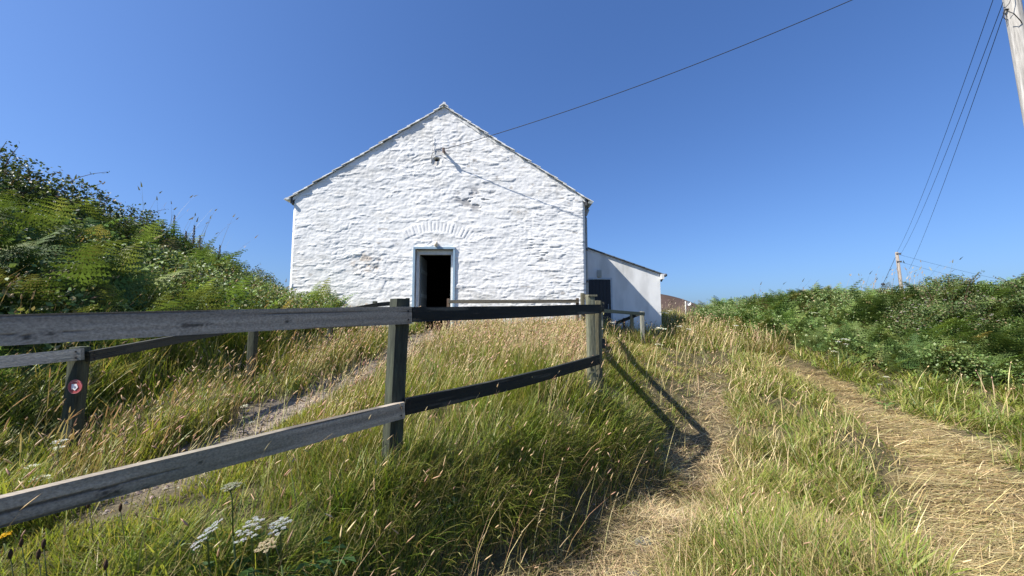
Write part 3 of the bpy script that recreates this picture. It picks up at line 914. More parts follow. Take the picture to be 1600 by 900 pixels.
# fence running back from the right end of the front fence
e2 = at(910, 458, 9.3)
fence('mossy fence running from the black rails back to the gable', [(P2.x + 0.12, P2.y + 0.16), (1.42, 6.9), (e2.x, 9.3)], [at(928, 470, 4.8).z, 1.80, e2.z], 0.095, (0.15, 0.14, 0.09), [0, 1], (0.05, 0.05, 0.04), 150, side=(1, 0), hgt=0.125, low=0.55, dark=0.4)
# fence in front of the gable
a4 = at(701, 467, 8.8); b4 = at(902, 466, 9.15)
fence('thin brown rail on two posts before the gable, right of the doorway', [(a4.x, a4.y), (b4.x, b4.y)], [a4.z + 0.005, b4.z], 0.075, (0.13, 0.085, 0.06), [0], (0.17, 0.15, 0.11), 170, side=(0, -1), hgt=0.08, dark=0.3)
# railing in front of the lean-to
a3 = at(938, 482, 9.5); b3 = at(1003, 487, 10.5)
F3 = fence('pale lichened railing in front of the lean-to with a handrail dropping to its door', [(a3.x, a3.y), (b3.x, b3.y)], [a3.z + 0.02, b3.z + 0.01], 0.10, (0.26, 0.26, 0.22), [0], (0.17, 0.18, 0.12), 180, side=(0, -1), hgt=0.085, dark=0.4)
o3 = F3.location
c3 = at(987, 491, 11.0); d3 = at(963, 503, 11.9)
post((c3.x, c3.y, hz(c3.x, c3.y) - 0.2), (c3.x, c3.y, c3.z), 0.09, 0, (0.22, 0.20, 0.12), parent=F3, origin=o3, seed=190)
post((d3.x, d3.y, hz(d3.x, d3.y) - 0.2), (d3.x, d3.y, d3.z), 0.09, 0, (0.20, 0.22, 0.26), parent=F3, origin=o3, seed=191)
e3 = at(975, 497, 11.45)
post((e3.x, e3.y, hz(e3.x, e3.y) - 0.2), (e3.x, e3.y, e3.z), 0.07, 0, (0.08, 0.04, 0.03), parent=F3, origin=o3, seed=192)
board(Vector((b3.x, b3.y + 0.06, b3.z - 0.04)), d3 - Vector((0, 0, 0.04)), 0.09, 0.035, (0.03, 0.032, 0.028), (-1, -0.3), 193, parent=F3, origin=o3)

# waymarker disc on the fence post
wmc = at(118, 604, 2.945)
wm = empty('waymarker', wmc, 'round red waymarker disc with a white arrow on the fence post left of the path', 'waymarker')
def disc(s, r, y0, y1, K, n=32, cx=0, cz=0):
    V_ = []
    for yy in (y0, y1):
        for k in range(n):
            a = 2 * math.pi * k / n
            V_.append((cx + r * math.cos(a), yy, cz + r * math.sin(a)))
    V_ += [(cx, y1, cz)]
    s.add(V_, [(k, (k + 1) % n, n + (k + 1) % n, n + k) for k in range(n)], [(n + k, n + (k + 1) % n, 2 * n) for k in range(n)], K)
s = Soup()
disc(s, 0.053, 0.002, -0.004, (0.42, 0.085, 0.09)); s.build('disc', M_plastic, wm)
s = Soup()     # pale ring
n_ = 40; V_ = []
for k in range(n_):
    a = 2 * math.pi * k / n_
    for r_ in (0.050, 0.0528): V_.append((r_ * math.cos(a), -0.0065, r_ * math.sin(a)))
s.add(V_, [(2 * k, 2 * k + 1, (2 * k + 3) % (2 * n_), (2 * k + 2) % (2 * n_)) for k in range(n_)], None, (0.58, 0.25, 0.25)); s.build('rim', M_plastic, wm)
s = Soup()     # white arrow pointing up to the upper left corner of its square: a house shaped arrow
ar_ = [(-0.026, 0.022), (0.016, 0.024), (0.022, 0.012), (0.030, -0.004), (0.006, -0.032), (-0.006, -0.024), (-0.018, -0.018), (-0.024, -0.026)]
P = [(x * 0.92, -0.0075, z * 0.92) for x, z in ar_] + [(0, -0.0075, 0.0)]
s.add(P, None, [(k, (k + 1) % 8, 8) for k in range(8)], (0.78, 0.77, 0.78)); arr = s.build('arrow', M_plastic, wm)
s = Soup()
for k in range(5):
    a = 2 * math.pi * k / 5 + 0.3
    disc(s, 0.0042, -0.008, -0.0095, (0.30, 0.30, 0.40), 8, 0.006 * math.cos(a), 0.006 * math.sin(a) - 0.001)
s.build('emblem', M_plastic, arr)
s = Soup()
for k in range(7):
    a = R(128 - k * 11)
    s.box((0.041 * math.cos(a), -0.0075, 0.041 * math.sin(a)), (0.003, 0.001, 0.005), 0, (0.65, 0.45, 0.45))
s.build('lettering', M_plastic, wm)

# ------------------------------------------------------------------ poles and wires
NP = (9.97, 6.62)
npz = hz(*NP)
PT = at(1605, -125, 6.62)          # top of the near pole
npole = empty('utility_pole', (NP[0], NP[1], npz), 'bleached grey wooden utility pole close by at the right edge, looped wire on it', 'utility pole', 'utility poles')
s = Soup()
Hn = 9.3
LEAN = 0.053
npole.rotation_euler = (0, -LEAN, 0)
NPM = Matrix.Rotation(-LEAN, 4, 'Y')
def nrel(p): return NPM.inverted() @ (Vector(p) - npole.location)
pts = [(0.0, 0, -0.5), (0.0, 0, 2.5), (0.0, 0, 5.5), (0.0, 0, Hn)]
nr = 20; V_ = []; K_ = []; m_ = 60
for i in range(m_ + 1):
    t = i / m_; z_ = -0.5 + (Hn + 0.5) * t; r_ = 0.135 - 0.035 * t
    for k in range(nr):
        a = 2 * math.pi * k / nr
        rr_ = r_ * (1 + 0.02 * math.sin(5 * a + 1))
        V_.append((rr_ * math.cos(a), rr_ * math.sin(a), z_))
        g = 0.30 + 0.25 * float(vnoise(np.array([k * 1.7]), np.array([z_ * 0.9]), 91)[0]); K_.append((g * 1.03, g * 0.98, g * 0.90))
V_.append((0, 0, Hn + 0.03)); K_.append((0.3, 0.29, 0.27))
Qs = [(i * nr + k, i * nr + (k + 1) % nr, (i + 1) * nr + (k + 1) % nr, (i + 1) * nr + k) for i in range(m_) for k in range(nr)]
s.add(V_, Qs, [(m_ * nr + k, m_ * nr + (k + 1) % nr, len(V_) - 1) for k in range(nr)], np.array(K_))
s.build('shaft', M_pole, npole, True)
s = Soup()
for zz, sx_ in ((Hn - 0.25, -1), (Hn - 0.65, -1), (Hn - 0.1, 1)):
    s.tube([(0, 0, zz), (sx_ * 0.17, 0, zz), (sx_ * 0.17, 0, zz + 0.12)], 0.012, 6, (0.10, 0.10, 0.10))
    s.tube([(sx_ * 0.17, 0, zz + 0.08), (sx_ * 0.17, 0, zz + 0.13), (sx_ * 0.17, 0, zz + 0.18)], [0.035, 0.045, 0.02], 8, (0.30, 0.22, 0.18))
    s.build('insulator', M_plastic, npole); s = Soup()
hook = at(1570.5, 15, 6.62)
s = Soup()
s.tube([nrel(hook) + Vector((0.12, 0, 0)), nrel(hook) + Vector((-0.01, 0, 0))], 0.018, 6, (0.05, 0.05, 0.05))
c0 = nrel(hook)
s.tube([c0, c0 + Vector((-0.05, 0, -0.05)), c0 + Vector((-0.055, 0, -0.16)), c0 + Vector((-0.02, 0, -0.2)), c0 + Vector((0.01, 0, -0.15)), c0 + Vector((-0.02, 0, -0.08)), c0 + Vector((-0.05, 0, -0.12))], 0.006, 5, (0.05, 0.05, 0.05))
c9 = [at(1573, 17, 6.5), at(1584, 21, 6.46), at(1595, 33, 6.5), at(1604, 50, 6.62)]
s.tube([nrel(c) for c in c9], 0.007, 5, (0.06, 0.06, 0.06))
c9 = [at(1571, 12, 6.55), at(1577, 5, 6.5), at(1581, -8, 6.48), at(1584, -30, 6.55)]
s.tube([nrel(c) for c in c9], 0.006, 5, (0.06, 0.06, 0.06))
s.build('cable_loop', M_cable, npole)

FY = 26.0
fp = at(1401, 394, FY); fb_ = hz(fp.x, fp.y)
fpole = empty('utility_pole', (fp.x, fp.y, fb_), 'slim utility pole far off behind the bracken hedge, top against the sky', 'utility pole', 'utility poles')
s = Soup()
hh = fp.z - fb_
s.tube([(0.25, 0, -0.5), (0.13, 0, hh * 0.5), (0, 0, hh)], [0.115, 0.105, 0.09], 12, (0.30, 0.26, 0.22))
s.build('shaft', M_pole, fpole, True)
s = Soup()
for zz in (0.12, 0.68):
    s.tube([(-0.12, -0.08, hh - zz), (0.16, -0.08, hh - zz)], 0.03, 8, (0.10, 0.09, 0.08))
    s.tube([(0.16, -0.08, hh - zz - 0.07), (0.16, -0.08, hh - zz + 0.05)], 0.045, 8, (0.08, 0.08, 0.08))
    s.build('insulator', M_plastic, fpole); s = Soup()

def wire(a, b, sag, r, label, group=None, n=40, K=(0.03, 0.035, 0.045), name='overhead_wire', ball=None):
    a = Vector(a); b = Vector(b)
    pts = []
    for i in range(n + 1):
        t = i / n
        p = a.lerp(b, t); p.z -= sag * 4 * t * (1 - t)
        pts.append(p - a)
    s = Soup(); s.tube(pts, r, 5, K)
    if ball:
        p = a.lerp(b, ball) - a
        for i in range(1):
            s.tube([p + Vector((0, 0, 0.10)), p + Vector((0, 0, 0.06)), p, p - Vector((0, 0, 0.06)), p - Vector((0, 0, 0.10))], [0.02, 0.08, 0.10, 0.08, 0.02], 8, K)
    o = s.build(name, M_cable, None, True)
    o.location = a
    return tag(o, label, 'wire', group)
bw_ = B0 + ux * gx_ + un * 0.19 + Vector((0, 0, gz_))
def pole_at(dx, h): return npole.location + NPM @ Vector((dx, 0, h))
def proj(p):
    q = Vector(p) - Vector((0, 0, CAMZ))
    f_ = q.y * _cp + q.z * _sp; u_ = -q.y * _sp + q.z * _cp
    return 800 + FPX * q.x / f_, 450 - FPX * u_ / f_
SAG = 0.30
best = None
for k_ in range(200):            # height of the cable on the pole, so that it leaves the picture where the photograph's does
    h_ = Hn - 2.0 + k_ * 0.03; e_ = pole_at(-0.17, h_)
    for i_ in range(1, 60):
        t_ = i_ / 60; p_ = bw_.lerp(e_, t_); p_.z -= SAG * 4 * t_ * (1 - t_)
        q_ = proj(p_)
        if q_[1] < 0:
            if best is None or abs(q_[0] - 1338) < best[0]: best = (abs(q_[0] - 1338), h_)
            break
wire(bw_, pole_at(-0.17, best[1]), SAG, 0.009, 'single dark cable rising from the gable bracket to the pole at the right', n=60)
ptop = pole_at(0, 8.6)
print('cable height on the pole', best)
wire(fp + Vector((0.0, 0, -0.05)), pole_at(-0.17, 8.05), 0.35, 0.0055, 'wire between the two poles, first of three from the gable side', 'wires between the poles', n=50)
wire(fp + Vector((0.30, 0, -0.1)), pole_at(-0.17, 7.62), 0.35, 0.0055, 'wire between the two poles, middle one of three', 'wires between the poles', n=50)
wire(at(1421, 420, 25.5), hook, 0.25, 0.0055, 'wire from the near pole hook sinking behind the bracken hedge beside the far pole', 'wires between the poles', n=50)
for (yp, ye, lab) in ((397.5, 452, 'upper wire leaving the far pole to the right'), (408.5, 464, 'lower wire leaving the far pole to the right')):
    wire(at(1404, yp, FY - 0.1), at(1640, ye, 31), 0.15, 0.007, lab + ' just over the hedge', 'wires beyond the far pole', n=30)
wire(at(1399, 402, FY - 0.1), at(1371, 463, FY - 1.0), 0.0, 0.013, 'slanting stay wire with a black ball beside the far pole', ball=0.70, n=10)

# white round dish by a short stake on the skyline beyond the lean-to
dc = at(1074.5, 474, 17.5)
ds = empty('dish', (dc.x, dc.y, hz(dc.x, dc.y)), 'small white round dish on a stake in the grass at the skyline', 'dish')
zt = dc.z - ds.location.z
s = Soup(); s.tube([(-0.10, 0, -0.2), (-0.10, 0, zt + 0.10)], 0.028, 8, (0.55, 0.54, 0.5)); s.build('stake', M_pole, ds, True)
s = Soup(); V_ = [(0.02, -0.02, zt)]
for j, (r_, yy) in enumerate(((0.05, -0.025), (0.09, -0.04), (0.105, -0.065))):
    for k in range(16):
        a = 2 * math.pi * k / 16; V_.append((0.02 + r_ * math.cos(a), yy, zt + r_ * math.sin(a)))
Qs = [(1 + j * 16 + k, 1 + j * 16 + (k + 1) % 16, 17 + j * 16 + (k + 1) % 16, 17 + j * 16 + k) for j in range(2) for k in range(16)]
s.add(V_, Qs, [(0, 1 + (k + 1) % 16, 1 + k) for k in range(16)], (0.8, 0.8, 0.8)); s.build('reflector', M_plastic, ds, True)

# ------------------------------------------------------------------ vegetation
def blades(P, h, w, az, th0, th1, K0, K1, nseg, tw=None):
    """ribbon blades as one vertex block: verts, quads, tris, colours, tip position, tip direction"""
    P = np.asarray(P, float); N = len(P)
    ca, sa = np.cos(az), np.sin(az)
    if tw is None: tw = rng.uniform(-0.9, 0.9, N)
    wx = -sa * np.cos(tw) + ca * np.sin(tw); wy = ca * np.cos(tw) + sa * np.sin(tw)
    nv = 2 * nseg + 1
    V = np.empty((N, nv, 3), np.float32); K = np.empty((N, nv, 3), np.float32)
    pos = P.copy()
    prof = [1.0, 0.92, 0.72, 0.5, 0.3] if nseg > 2 else [1.0, 0.7]
    for k in range(nseg + 1):
        t = k / nseg
        kk = K0 + (K1 - K0) * t
        if k < nseg:
            hw = (w * prof[k] * 0.5)
            V[:, 2 * k, 0] = pos[:, 0] - wx * hw; V[:, 2 * k, 1] = pos[:, 1] - wy * hw; V[:, 2 * k, 2] = pos[:, 2]
            V[:, 2 * k + 1, 0] = pos[:, 0] + wx * hw; V[:, 2 * k + 1, 1] = pos[:, 1] + wy * hw; V[:, 2 * k + 1, 2] = pos[:, 2]
            K[:, 2 * k] = kk; K[:, 2 * k + 1] = kk
            th = th0 + th1 * (k + 0.5) / nseg
            st = np.sin(th); d = np.stack([st * ca, st * sa, np.cos(th)], -1)
            pos = pos + d * (h / nseg)[:, None]
        else:
            V[:, 2 * k] = pos; K[:, 2 * k] = kk
    base = (np.arange(N) * nv)[:, None]
    Q = np.concatenate([base + np.array([[2 * k, 2 * k + 1, 2 * k + 3, 2 * k + 2]]) for k in range(nseg - 1)]) if nseg > 1 else None
    T = base + np.array([[2 * nseg - 2, 2 * nseg - 1, 2 * nseg]])
    return V.reshape(-1, 3), Q, T, K.reshape(-1, 3), pos, d

def pick(N, cols, wts, jit=0.25):
    c = np.array(cols)[rng.choice(len(cols), N, p=np.array(wts) / sum(wts))]
    return c * rng.uniform(1 - jit, 1 + jit, (N, 1)) * rng.uniform(0.92, 1.08, (N, 3))

def wedge(n, r0, r1, q=0.7, half=65):
    u = rng.random(n)
    r = (r0 ** q + u * (r1 ** q - r0 ** q)) ** (1 / q)
    a = R(90) + rng.uniform(-R(half), R(half), n)
    return r * np.cos(a), r * np.sin(a), r

G1 = (0.145, 0.220, 0.030); G2 = (0.215, 0.280, 0.046); G3 = (0.295, 0.315, 0.070); G0 = (0.080, 0.145, 0.022)
S1 = (0.44, 0.35, 0.15); S2 = (0.58, 0.48, 0.25); S3 = (0.34, 0.23, 0.11); S4 = (0.48, 0.34, 0.19)

def hedge_y(x):
    return np.interp(x, [6.3, 7.3, 7.8, 8.6, 9.6, 11, 14, 20], [18.0, 13.0, 9.5, 7.95, 7.2, 6.75, 6.4, 6.2])
def in_hedge(x, y):
    return np.where(x > 6.2, y - hedge_y(x), -9.0)
def sfence(x, y): return (x - P1.x) * fn.x + (y - P1.y) * fn.y
def tfence(x, y): return (x - P1.x) * fd.x + (y - P1.y) * fd.y
def in_building(x, y, m=0.0):
    lx_ = (x - BX) * ux.x + (y - BY) * ux.y; ly_ = -((x - BX) * un.x + (y - BY) * un.y)
    b = (lx_ > XL - m) & (lx_ < XR + m) & (ly_ > -m) & (ly_ < LEN)
    a = (x > 1.5) & (x < pL.x + ax1 + m) & (y > LY - m) & (y < LY + 6)
    return b | a

def regions(x, y):
    """0 none, 1 lush bank by the track, 2 meadow, 3 left of the path, 4 left bank, 5 strip between ruts, 6 right verge, 7 crest and beyond, 8 hedge floor"""
    s = sfence(x, y); t = tfence(x, y)
    ih = in_hedge(x, y)
    xl_ = np.interp(y, RUT_L[:, 1], RUT_L[:, 0]); xr_ = np.interp(y, RUT_R[:, 1], RUT_R[:, 0])
    xf = np.interp(y, [-5, 0.85, 2.75, 4.65, 6.9, 9.3, 12], [-6.5, -2.68, -0.85, 0.98, 1.42, 1.77, 2.6])
    xp = np.interp(y, PATH[:, 1], PATH[:, 0])
    reg = np.full(x.shape, 5)
    reg[x < xl_] = 1
    reg[x > xr_] = 6
    reg[x < xf] = 2
    reg[(x < xp) & (x < xf)] = 3
    reg[x < -3.95 - 0.0 * y] = 4
    reg[(y > 10.3) & (x > -5.5)] = 7
    reg[ih > 0.15] = 8
    return reg

rootsV = []
def make_grass():
    N0 = 560000
    x, y, r = wedge(N0, 1.05, 24, 0.62)
    keep = ~in_building(x, y, 0.06)
    rl, rr, pa = zones(x, y)
    cl = fbm(x * 2.2, y * 2.2, 101, 3)           # tussocks
    dens = 0.16 + 1.05 * sstep(0.34, 0.58, cl)
    reg = regions(x, y)
    dens = dens * (1 - 0.93 * rr) * (1 - 0.85 * rl * (0.6 + 0.4 * vnoise(x * 5, y * 5, 7))) * (1 - 0.97 * pa)
    dens = np.where(reg == 8, 0.25, dens); dens = np.where(reg == 4, dens * 0.75, dens)
    dens = np.where((reg == 7) & (r < 30), dens * 1.0, dens)
    keep &= rng.random(N0) < dens
    x, y, r, reg, rl, rr, pa, cl = [a[keep] for a in (x, y, r, reg, rl, rr, pa, cl)]
    N = len(x)
    z = height(x, y) - 0.01
    dry = np.clip(fbm(x * 0.7, y * 0.7, 103, 3) * 1.6 - 0.45 + 0.30 * (vnoise(x * 4, y * 4, 104) - 0.5), 0, 1)
    H = np.zeros(N); th0 = np.zeros(N); th1 = np.zeros(N); pd = np.zeros(N)
    u = rng.random(N); g = rng.gamma(4, 0.25, N)
    def setz(k, h0, h1, t0, t1, c0, c1, d0, d1):
        m = reg == k; n = m.sum()
        H[m] = (h0 + (h1 - h0) * u[m] ** 1.3) * (0.6 + 0.8 * sstep(0.3, 0.7, cl[m]))
        th0[m] = rng.uniform(t0, t1, n); th1[m] = rng.uniform(c0, c1, n)
        pd[m] = np.clip(d0 + (d1 - d0) * dry[m], 0, 1)
    setz(1, 0.16, 0.38, 0.05, 0.55, 0.3, 1.7, 0.06, 0.32)
    setz(2, 0.20, 0.50, 0.0, 0.35, 0.1, 1.0, 0.03, 0.25)
    mlow = (reg == 2) | (reg == 3)
    H[mlow] *= 0.50 + 0.50 * sstep(3.2, 7.0, y[mlow])
    H[reg == 2] *= 0.42 + 0.58 * sstep(0.4, 1.3, dpoly(x, y, PATH))[reg == 2]
    setz(3, 0.18, 0.42, 0.0, 0.45, 0.2, 1.3, 0.03, 0.16)
    H[(reg == 3) | (reg == 4)] *= (1 - 0.40 * np.exp(-((x + 3.4) / 0.55) ** 2))[(reg == 3) | (reg == 4)]
    setz(4, 0.20, 0.50, 0.0, 0.50, 0.2, 1.4, 0.02, 0.15)
    setz(5, 0.12, 0.34, 0.05, 0.8, 0.2, 1.5, 0.16, 0.55)
    setz(6, 0.14, 0.38, 0.1, 0.8, 0.3, 1.7, 0.10, 0.32)
    setz(7, 0.22, 0.55, 0.0, 0.5, 0.2, 1.2, 0.32, 0.72)
    setz(8, 0.20, 0.45, 0.0, 0.5, 0.2, 1.4, 0.03, 0.12)
    m1 = reg == 1
    drl = dpoly(x, y, RUT_L)
    H[m1] *= 1 - 0.50 * sstep(4.3, 5.6, y[m1])
    sf = sfence(x, y)[m1]; tf = tfence(x, y)[m1]
    alongf = (1 - sstep(2.5, 3.4, tf))
    foot = sstep(0.48, 0.70, sf + 0.25 * (fbm(x[m1] * 2.5, y[m1] * 2.5, 113, 2) - 0.5)) * alongf        # worn, dry strip between the bank and the rut
    H[m1] *= (1 - 0.68 * foot) * (0.6 + 0.4 * sstep(0.3, 0.9, drl[m1] + 2 * alongf))
    pd[m1] = np.clip(pd[m1] + 0.45 * foot, 0, 0.8)
    # further along, the meadow and strip get drier
    fy_ = sstep(4.5, 9.5, y)
    pd = np.where((reg == 2) | (reg == 1), np.clip(pd + 0.40 * fy_, 0, 0.85), pd)
    pd = np.where((reg == 5), np.clip(pd + 0.08 * fy_, 0, 0.9), pd)
    # shorter and flatter towards the ruts and the path
    rut = np.maximum(rl, rr)
    H *= 1 - 0.72 * np.maximum(rut, pa * 0.7)
    th0 += rut * rng.uniform(0.2, 1.0, N)
    pd = np.clip(pd + 0.6 * rut, 0, 0.95)
    near_rut = np.exp(-(np.minimum(dpoly(x, y, RUT_L), dpoly(x, y, RUT_R)) / 0.55) ** 2) * (reg == 5)
    H *= 1 - 0.35 * near_rut
    az = rng.uniform(0, 2 * np.pi, N)
    lay = 4 * np.pi * fbm(x * 1.5 + 40, y * 1.5, 109, 2)          # tussocks that lie over together
    az = np.where(rng.random(N) < 0.5, lay + rng.normal(0, 0.5, N), az)
    th0 = th0 + np.where(reg == 5, 0.5, 0.22) * sstep(0.52, 0.70, fbm(x * 1.1 + 9, y * 1.1, 110, 3)) * rng.uniform(0.3, 1.2, N)
    # on the bank by the track blades hang out over the rut
    m = reg == 1
    az[m] = np.where(rng.random(m.sum()) < 0.4, math.atan2(fn.y, fn.x) + rng.normal(0, 0.7, m.sum()), az[m])
    isdry = rng.random(N) < pd
    kg = pick(N, [G0, G1, G2, G3], [0.13, 0.32, 0.35, 0.20])
    yel = sstep(0.3, 0.8, fbm(x * 0.9 + 5, y * 0.9, 108, 3))[:, None]
    kg = kg * (1 - 0.35 * yel) + np.array(G3) * 0.35 * yel * rng.uniform(0.8, 1.2, (N, 1))
    lush = ((reg == 1) | (reg == 6))[:, None] * (1 - fy_[:, None]) * 0.12
    kg = kg * (1 - lush) + np.array(G1) * lush * rng.uniform(0.7, 1.4, (N, 1))
    kd = pick(N, [S1, S2, S3, S4], [0.38, 0.17, 0.27, 0.18])
    K0 = np.where(isdry[:, None], kd, kg)
    K1 = np.where(isdry[:, None], kd * 1.05, kg * np.array([1.15, 1.08, 1.0]))
    tipdry = (rng.random(N) < 0.25)[:, None]
    K1 = np.where(tipdry, np.array(S1) * 0.9, K1)
    W_ = 0.0042 * np.maximum(r / 2.2, 0.75) ** 0.85 * rng.uniform(0.6, 1.5, N)
    W_ = np.where(isdry, W_ * 0.65, W_)
    broad = (rng.random(N) < 0.05) & ~isdry
    W_ = np.where(broad, W_ * 2.3, W_)
    return x, y, z, r, H, W_, az, th0, th1, K0, K1, reg

def block(name, parts, mat, label, cat='grass'):
    sp = Soup()
    for (V, Q, T, K) in parts: sp.add(V, Q, T, K)
    o = sp.build(name, mat, None, True)
    return tag(o, label, cat, None, 'stuff')

x, y, z, r, H, W_, az, th0, th1, K0, K1, reg = make_grass()
P = np.stack([x, y, z], -1)
nr_ = r < 5.5
b1 = blades(P[nr_], H[nr_], W_[nr_], az[nr_], th0[nr_], th1[nr_], K0[nr_], K1[nr_], 4)
b2 = blades(P[~nr_], H[~nr_], W_[~nr_], az[~nr_], th0[~nr_], th1[~nr_], K0[~nr_], K1[~nr_], 2)
block('grass', [b1[:4], b2[:4]], M_grass, 'long green and yellowing grass over the bank, meadow and verges')

# flowering grass: thin stalks with tan seed heads
def seed_grass():
    N0 = 60000
    x, y, r = wedge(N0, 1.2, 20, 0.75)
    reg = regions(x, y); rl, rr, pa = zones(x, y)
    s = sfence(x, y)
    cl = fbm(x * 1.1, y * 1.1, 111, 3)
    dens = np.select([reg == 1, reg == 2, reg == 3, reg == 4, reg == 5, reg == 6, reg == 7], [0.06, 0.55, 0.34, 0.10, 0.045, 0.04, 0.36], 0.0)
    dens = dens * (0.25 + 1.5 * sstep(0.4, 0.62, cl))
    dens = np.where(reg == 2, dens * (0.60 + 0.95 * sstep(3.5, 7.5, y)), dens)
    dens = np.where((reg == 3) & (dpoly(x, y, PATH) < 1.0), dens * 1.6 + 0.05, dens)
    dens = np.where((reg == 2) & (y > 4.0), dens * 2.1, dens)
    dens = np.where((reg == 2) & (dpoly(x, y, PATH) < 0.75), dens * 0.25, dens)
    dens *= (1 - rl) * (1 - rr) * (1 - 0.9 * pa)
    k = (rng.random(N0) < dens) & ~in_building(x, y, 0.1)
    x, y, r, reg = x[k], y[k], r[k], reg[k]
    N = len(x); z = height(x, y)
    h = rng.uniform(0.38, 0.66, N)
    h = np.where(reg == 2, rng.uniform(0.42, 0.70, N), h)
    h = np.where((reg == 2) & (y > 7.5), h * 0.85, h)
    h = np.where(reg == 5, h * 0.66, h); h = np.where((reg == 3) | (reg == 2), h * (0.62 + 0.38 * sstep(2.5, 6.5, y)), h)
    az = np.where(rng.random(N) < 0.65, rng.normal(0.2, 0.6, N), rng.uniform(0, 6.28, N))
    th0 = rng.uniform(0.0, 0.35, N); th1 = rng.uniform(0.1, 0.75, N)
    kc = pick(N, [(0.50, 0.35, 0.20), (0.42, 0.26, 0.17), (0.58, 0.45, 0.25), (0.32, 0.30, 0.12)], [0.34, 0.28, 0.26, 0.12])
    W_ = 0.0022 * np.maximum(r / 2.0, 0.8) ** 0.9
    V, Q, T, K, tip, d = blades(np.stack([x, y, z], -1), h, W_ * 1.3, az, th0, th1, kc * np.array([0.7, 0.9, 0.6]), kc, 3)
    # heads: two crossed spindles
    hl = rng.uniform(0.03, 0.08, N) * np.where(reg == 5, 0.9, 1.0); hw = rng.uniform(0.0022, 0.0045, N) * np.maximum(r / 2.6, 0.9) ** 0.7
    d = d + np.stack([np.cos(az), np.sin(az), -0.4 * np.ones(N)], -1) * rng.uniform(0, 0.35, (N, 1)); d /= np.linalg.norm(d, axis=1, keepdims=True)
    up = np.array([0, 0, 1.0]); a1 = np.cross(d, up + 0.01); a1 /= np.linalg.norm(a1, axis=1, keepdims=True); a2 = np.cross(d, a1)
    b0 = tip - d * (hl * 0.25)[:, None]
    HV = np.empty((N, 10, 3), np.float32)
    HV[:, 0] = b0; HV[:, 9] = b0 + d * hl[:, None]
    for j, (f, wv) in enumerate(((0.3, 1.0), (0.68, 0.8))):
        for q_, ax in enumerate((a1, a2, -a1, -a2)):
            HV[:, 1 + j * 4 + q_] = b0 + d * (hl * f)[:, None] + ax * (hw * wv)[:, None]
    base = (np.arange(N) * 10)[:, None]
    Tt = np.concatenate([base + np.array([[0, 1 + (q_ + 1) % 4, 1 + q_]]) for q_ in range(4)] + [base + np.array([[9, 5 + q_, 5 + (q_ + 1) % 4]]) for q_ in range(4)])
    Qq = np.concatenate([base + np.array([[1 + q_, 1 + (q_ + 1) % 4, 5 + (q_ + 1) % 4, 5 + q_]]) for q_ in range(4)])
    kh = np.repeat(kc * rng.uniform(0.9, 1.35, (N, 1)), 10, axis=0)
    return [(V, Q, T, K), (HV.reshape(-1, 3), Qq, Tt, kh)]
def tall_heads():
    x, y, r = wedge(9000, 1.6, 8.5, 0.9)
    reg = regions(x, y); rl, rr, pa = zones(x, y); dp_ = dpoly(x, y, PATH)
    dens = np.where(reg == 3, np.where(dp_ < 1.0, 0.34, 0.12), np.where(reg == 2, np.where(dp_ < 0.9, 0.015, 0.06), np.where(reg == 4, 0.12, np.where(reg == 1, 0.02, 0.0))))
    k = (rng.random(len(x)) < dens) & ~in_building(x, y, 0.1) & (rng.random(len(x)) > pa * 0.8)
    x, y, r = x[k], y[k], r[k]; N = len(x)
    h = rng.uniform(0.28, 0.52, N); az = rng.normal(0.1, 0.55, N)
    kc = pick(N, [(0.58, 0.44, 0.24), (0.66, 0.54, 0.32), (0.48, 0.33, 0.20)], [0.45, 0.3, 0.25])
    th0 = rng.uniform(0.1, 0.5, N); th1 = rng.uniform(0.0, 0.5, N)
    p1 = blades(np.stack([x, y, height(x, y)], -1), h, 0.003 * np.maximum(r / 2.5, 1.0), az, th0, th1, kc * np.array([0.6, 0.8, 0.5]), kc, 3)
    tip, d = p1[4], p1[5]
    L = rng.uniform(0.06, 0.13, N); wv = rng.uniform(0.0055, 0.0095, N) * np.maximum(r / 3.2, 0.8)
    out = [p1[:4]]
    for off in (0.0, 1.57):        # plump heads: two crossed ribbons each
        a2 = az; V, Q, T, K, _, _ = blades(tip - d * (L * 0.3)[:, None], L, wv, a2, th0 + th1, rng.uniform(0, 0.35, N) * 0 + 0.2, kc, kc * 1.1, 3, tw=np.full(N, off))
        out.append((V, Q, T, K))
    return out
block('seeding_grass', seed_grass() + tall_heads(), M_straw, 'tall tan seeding grass stalks across the meadow')

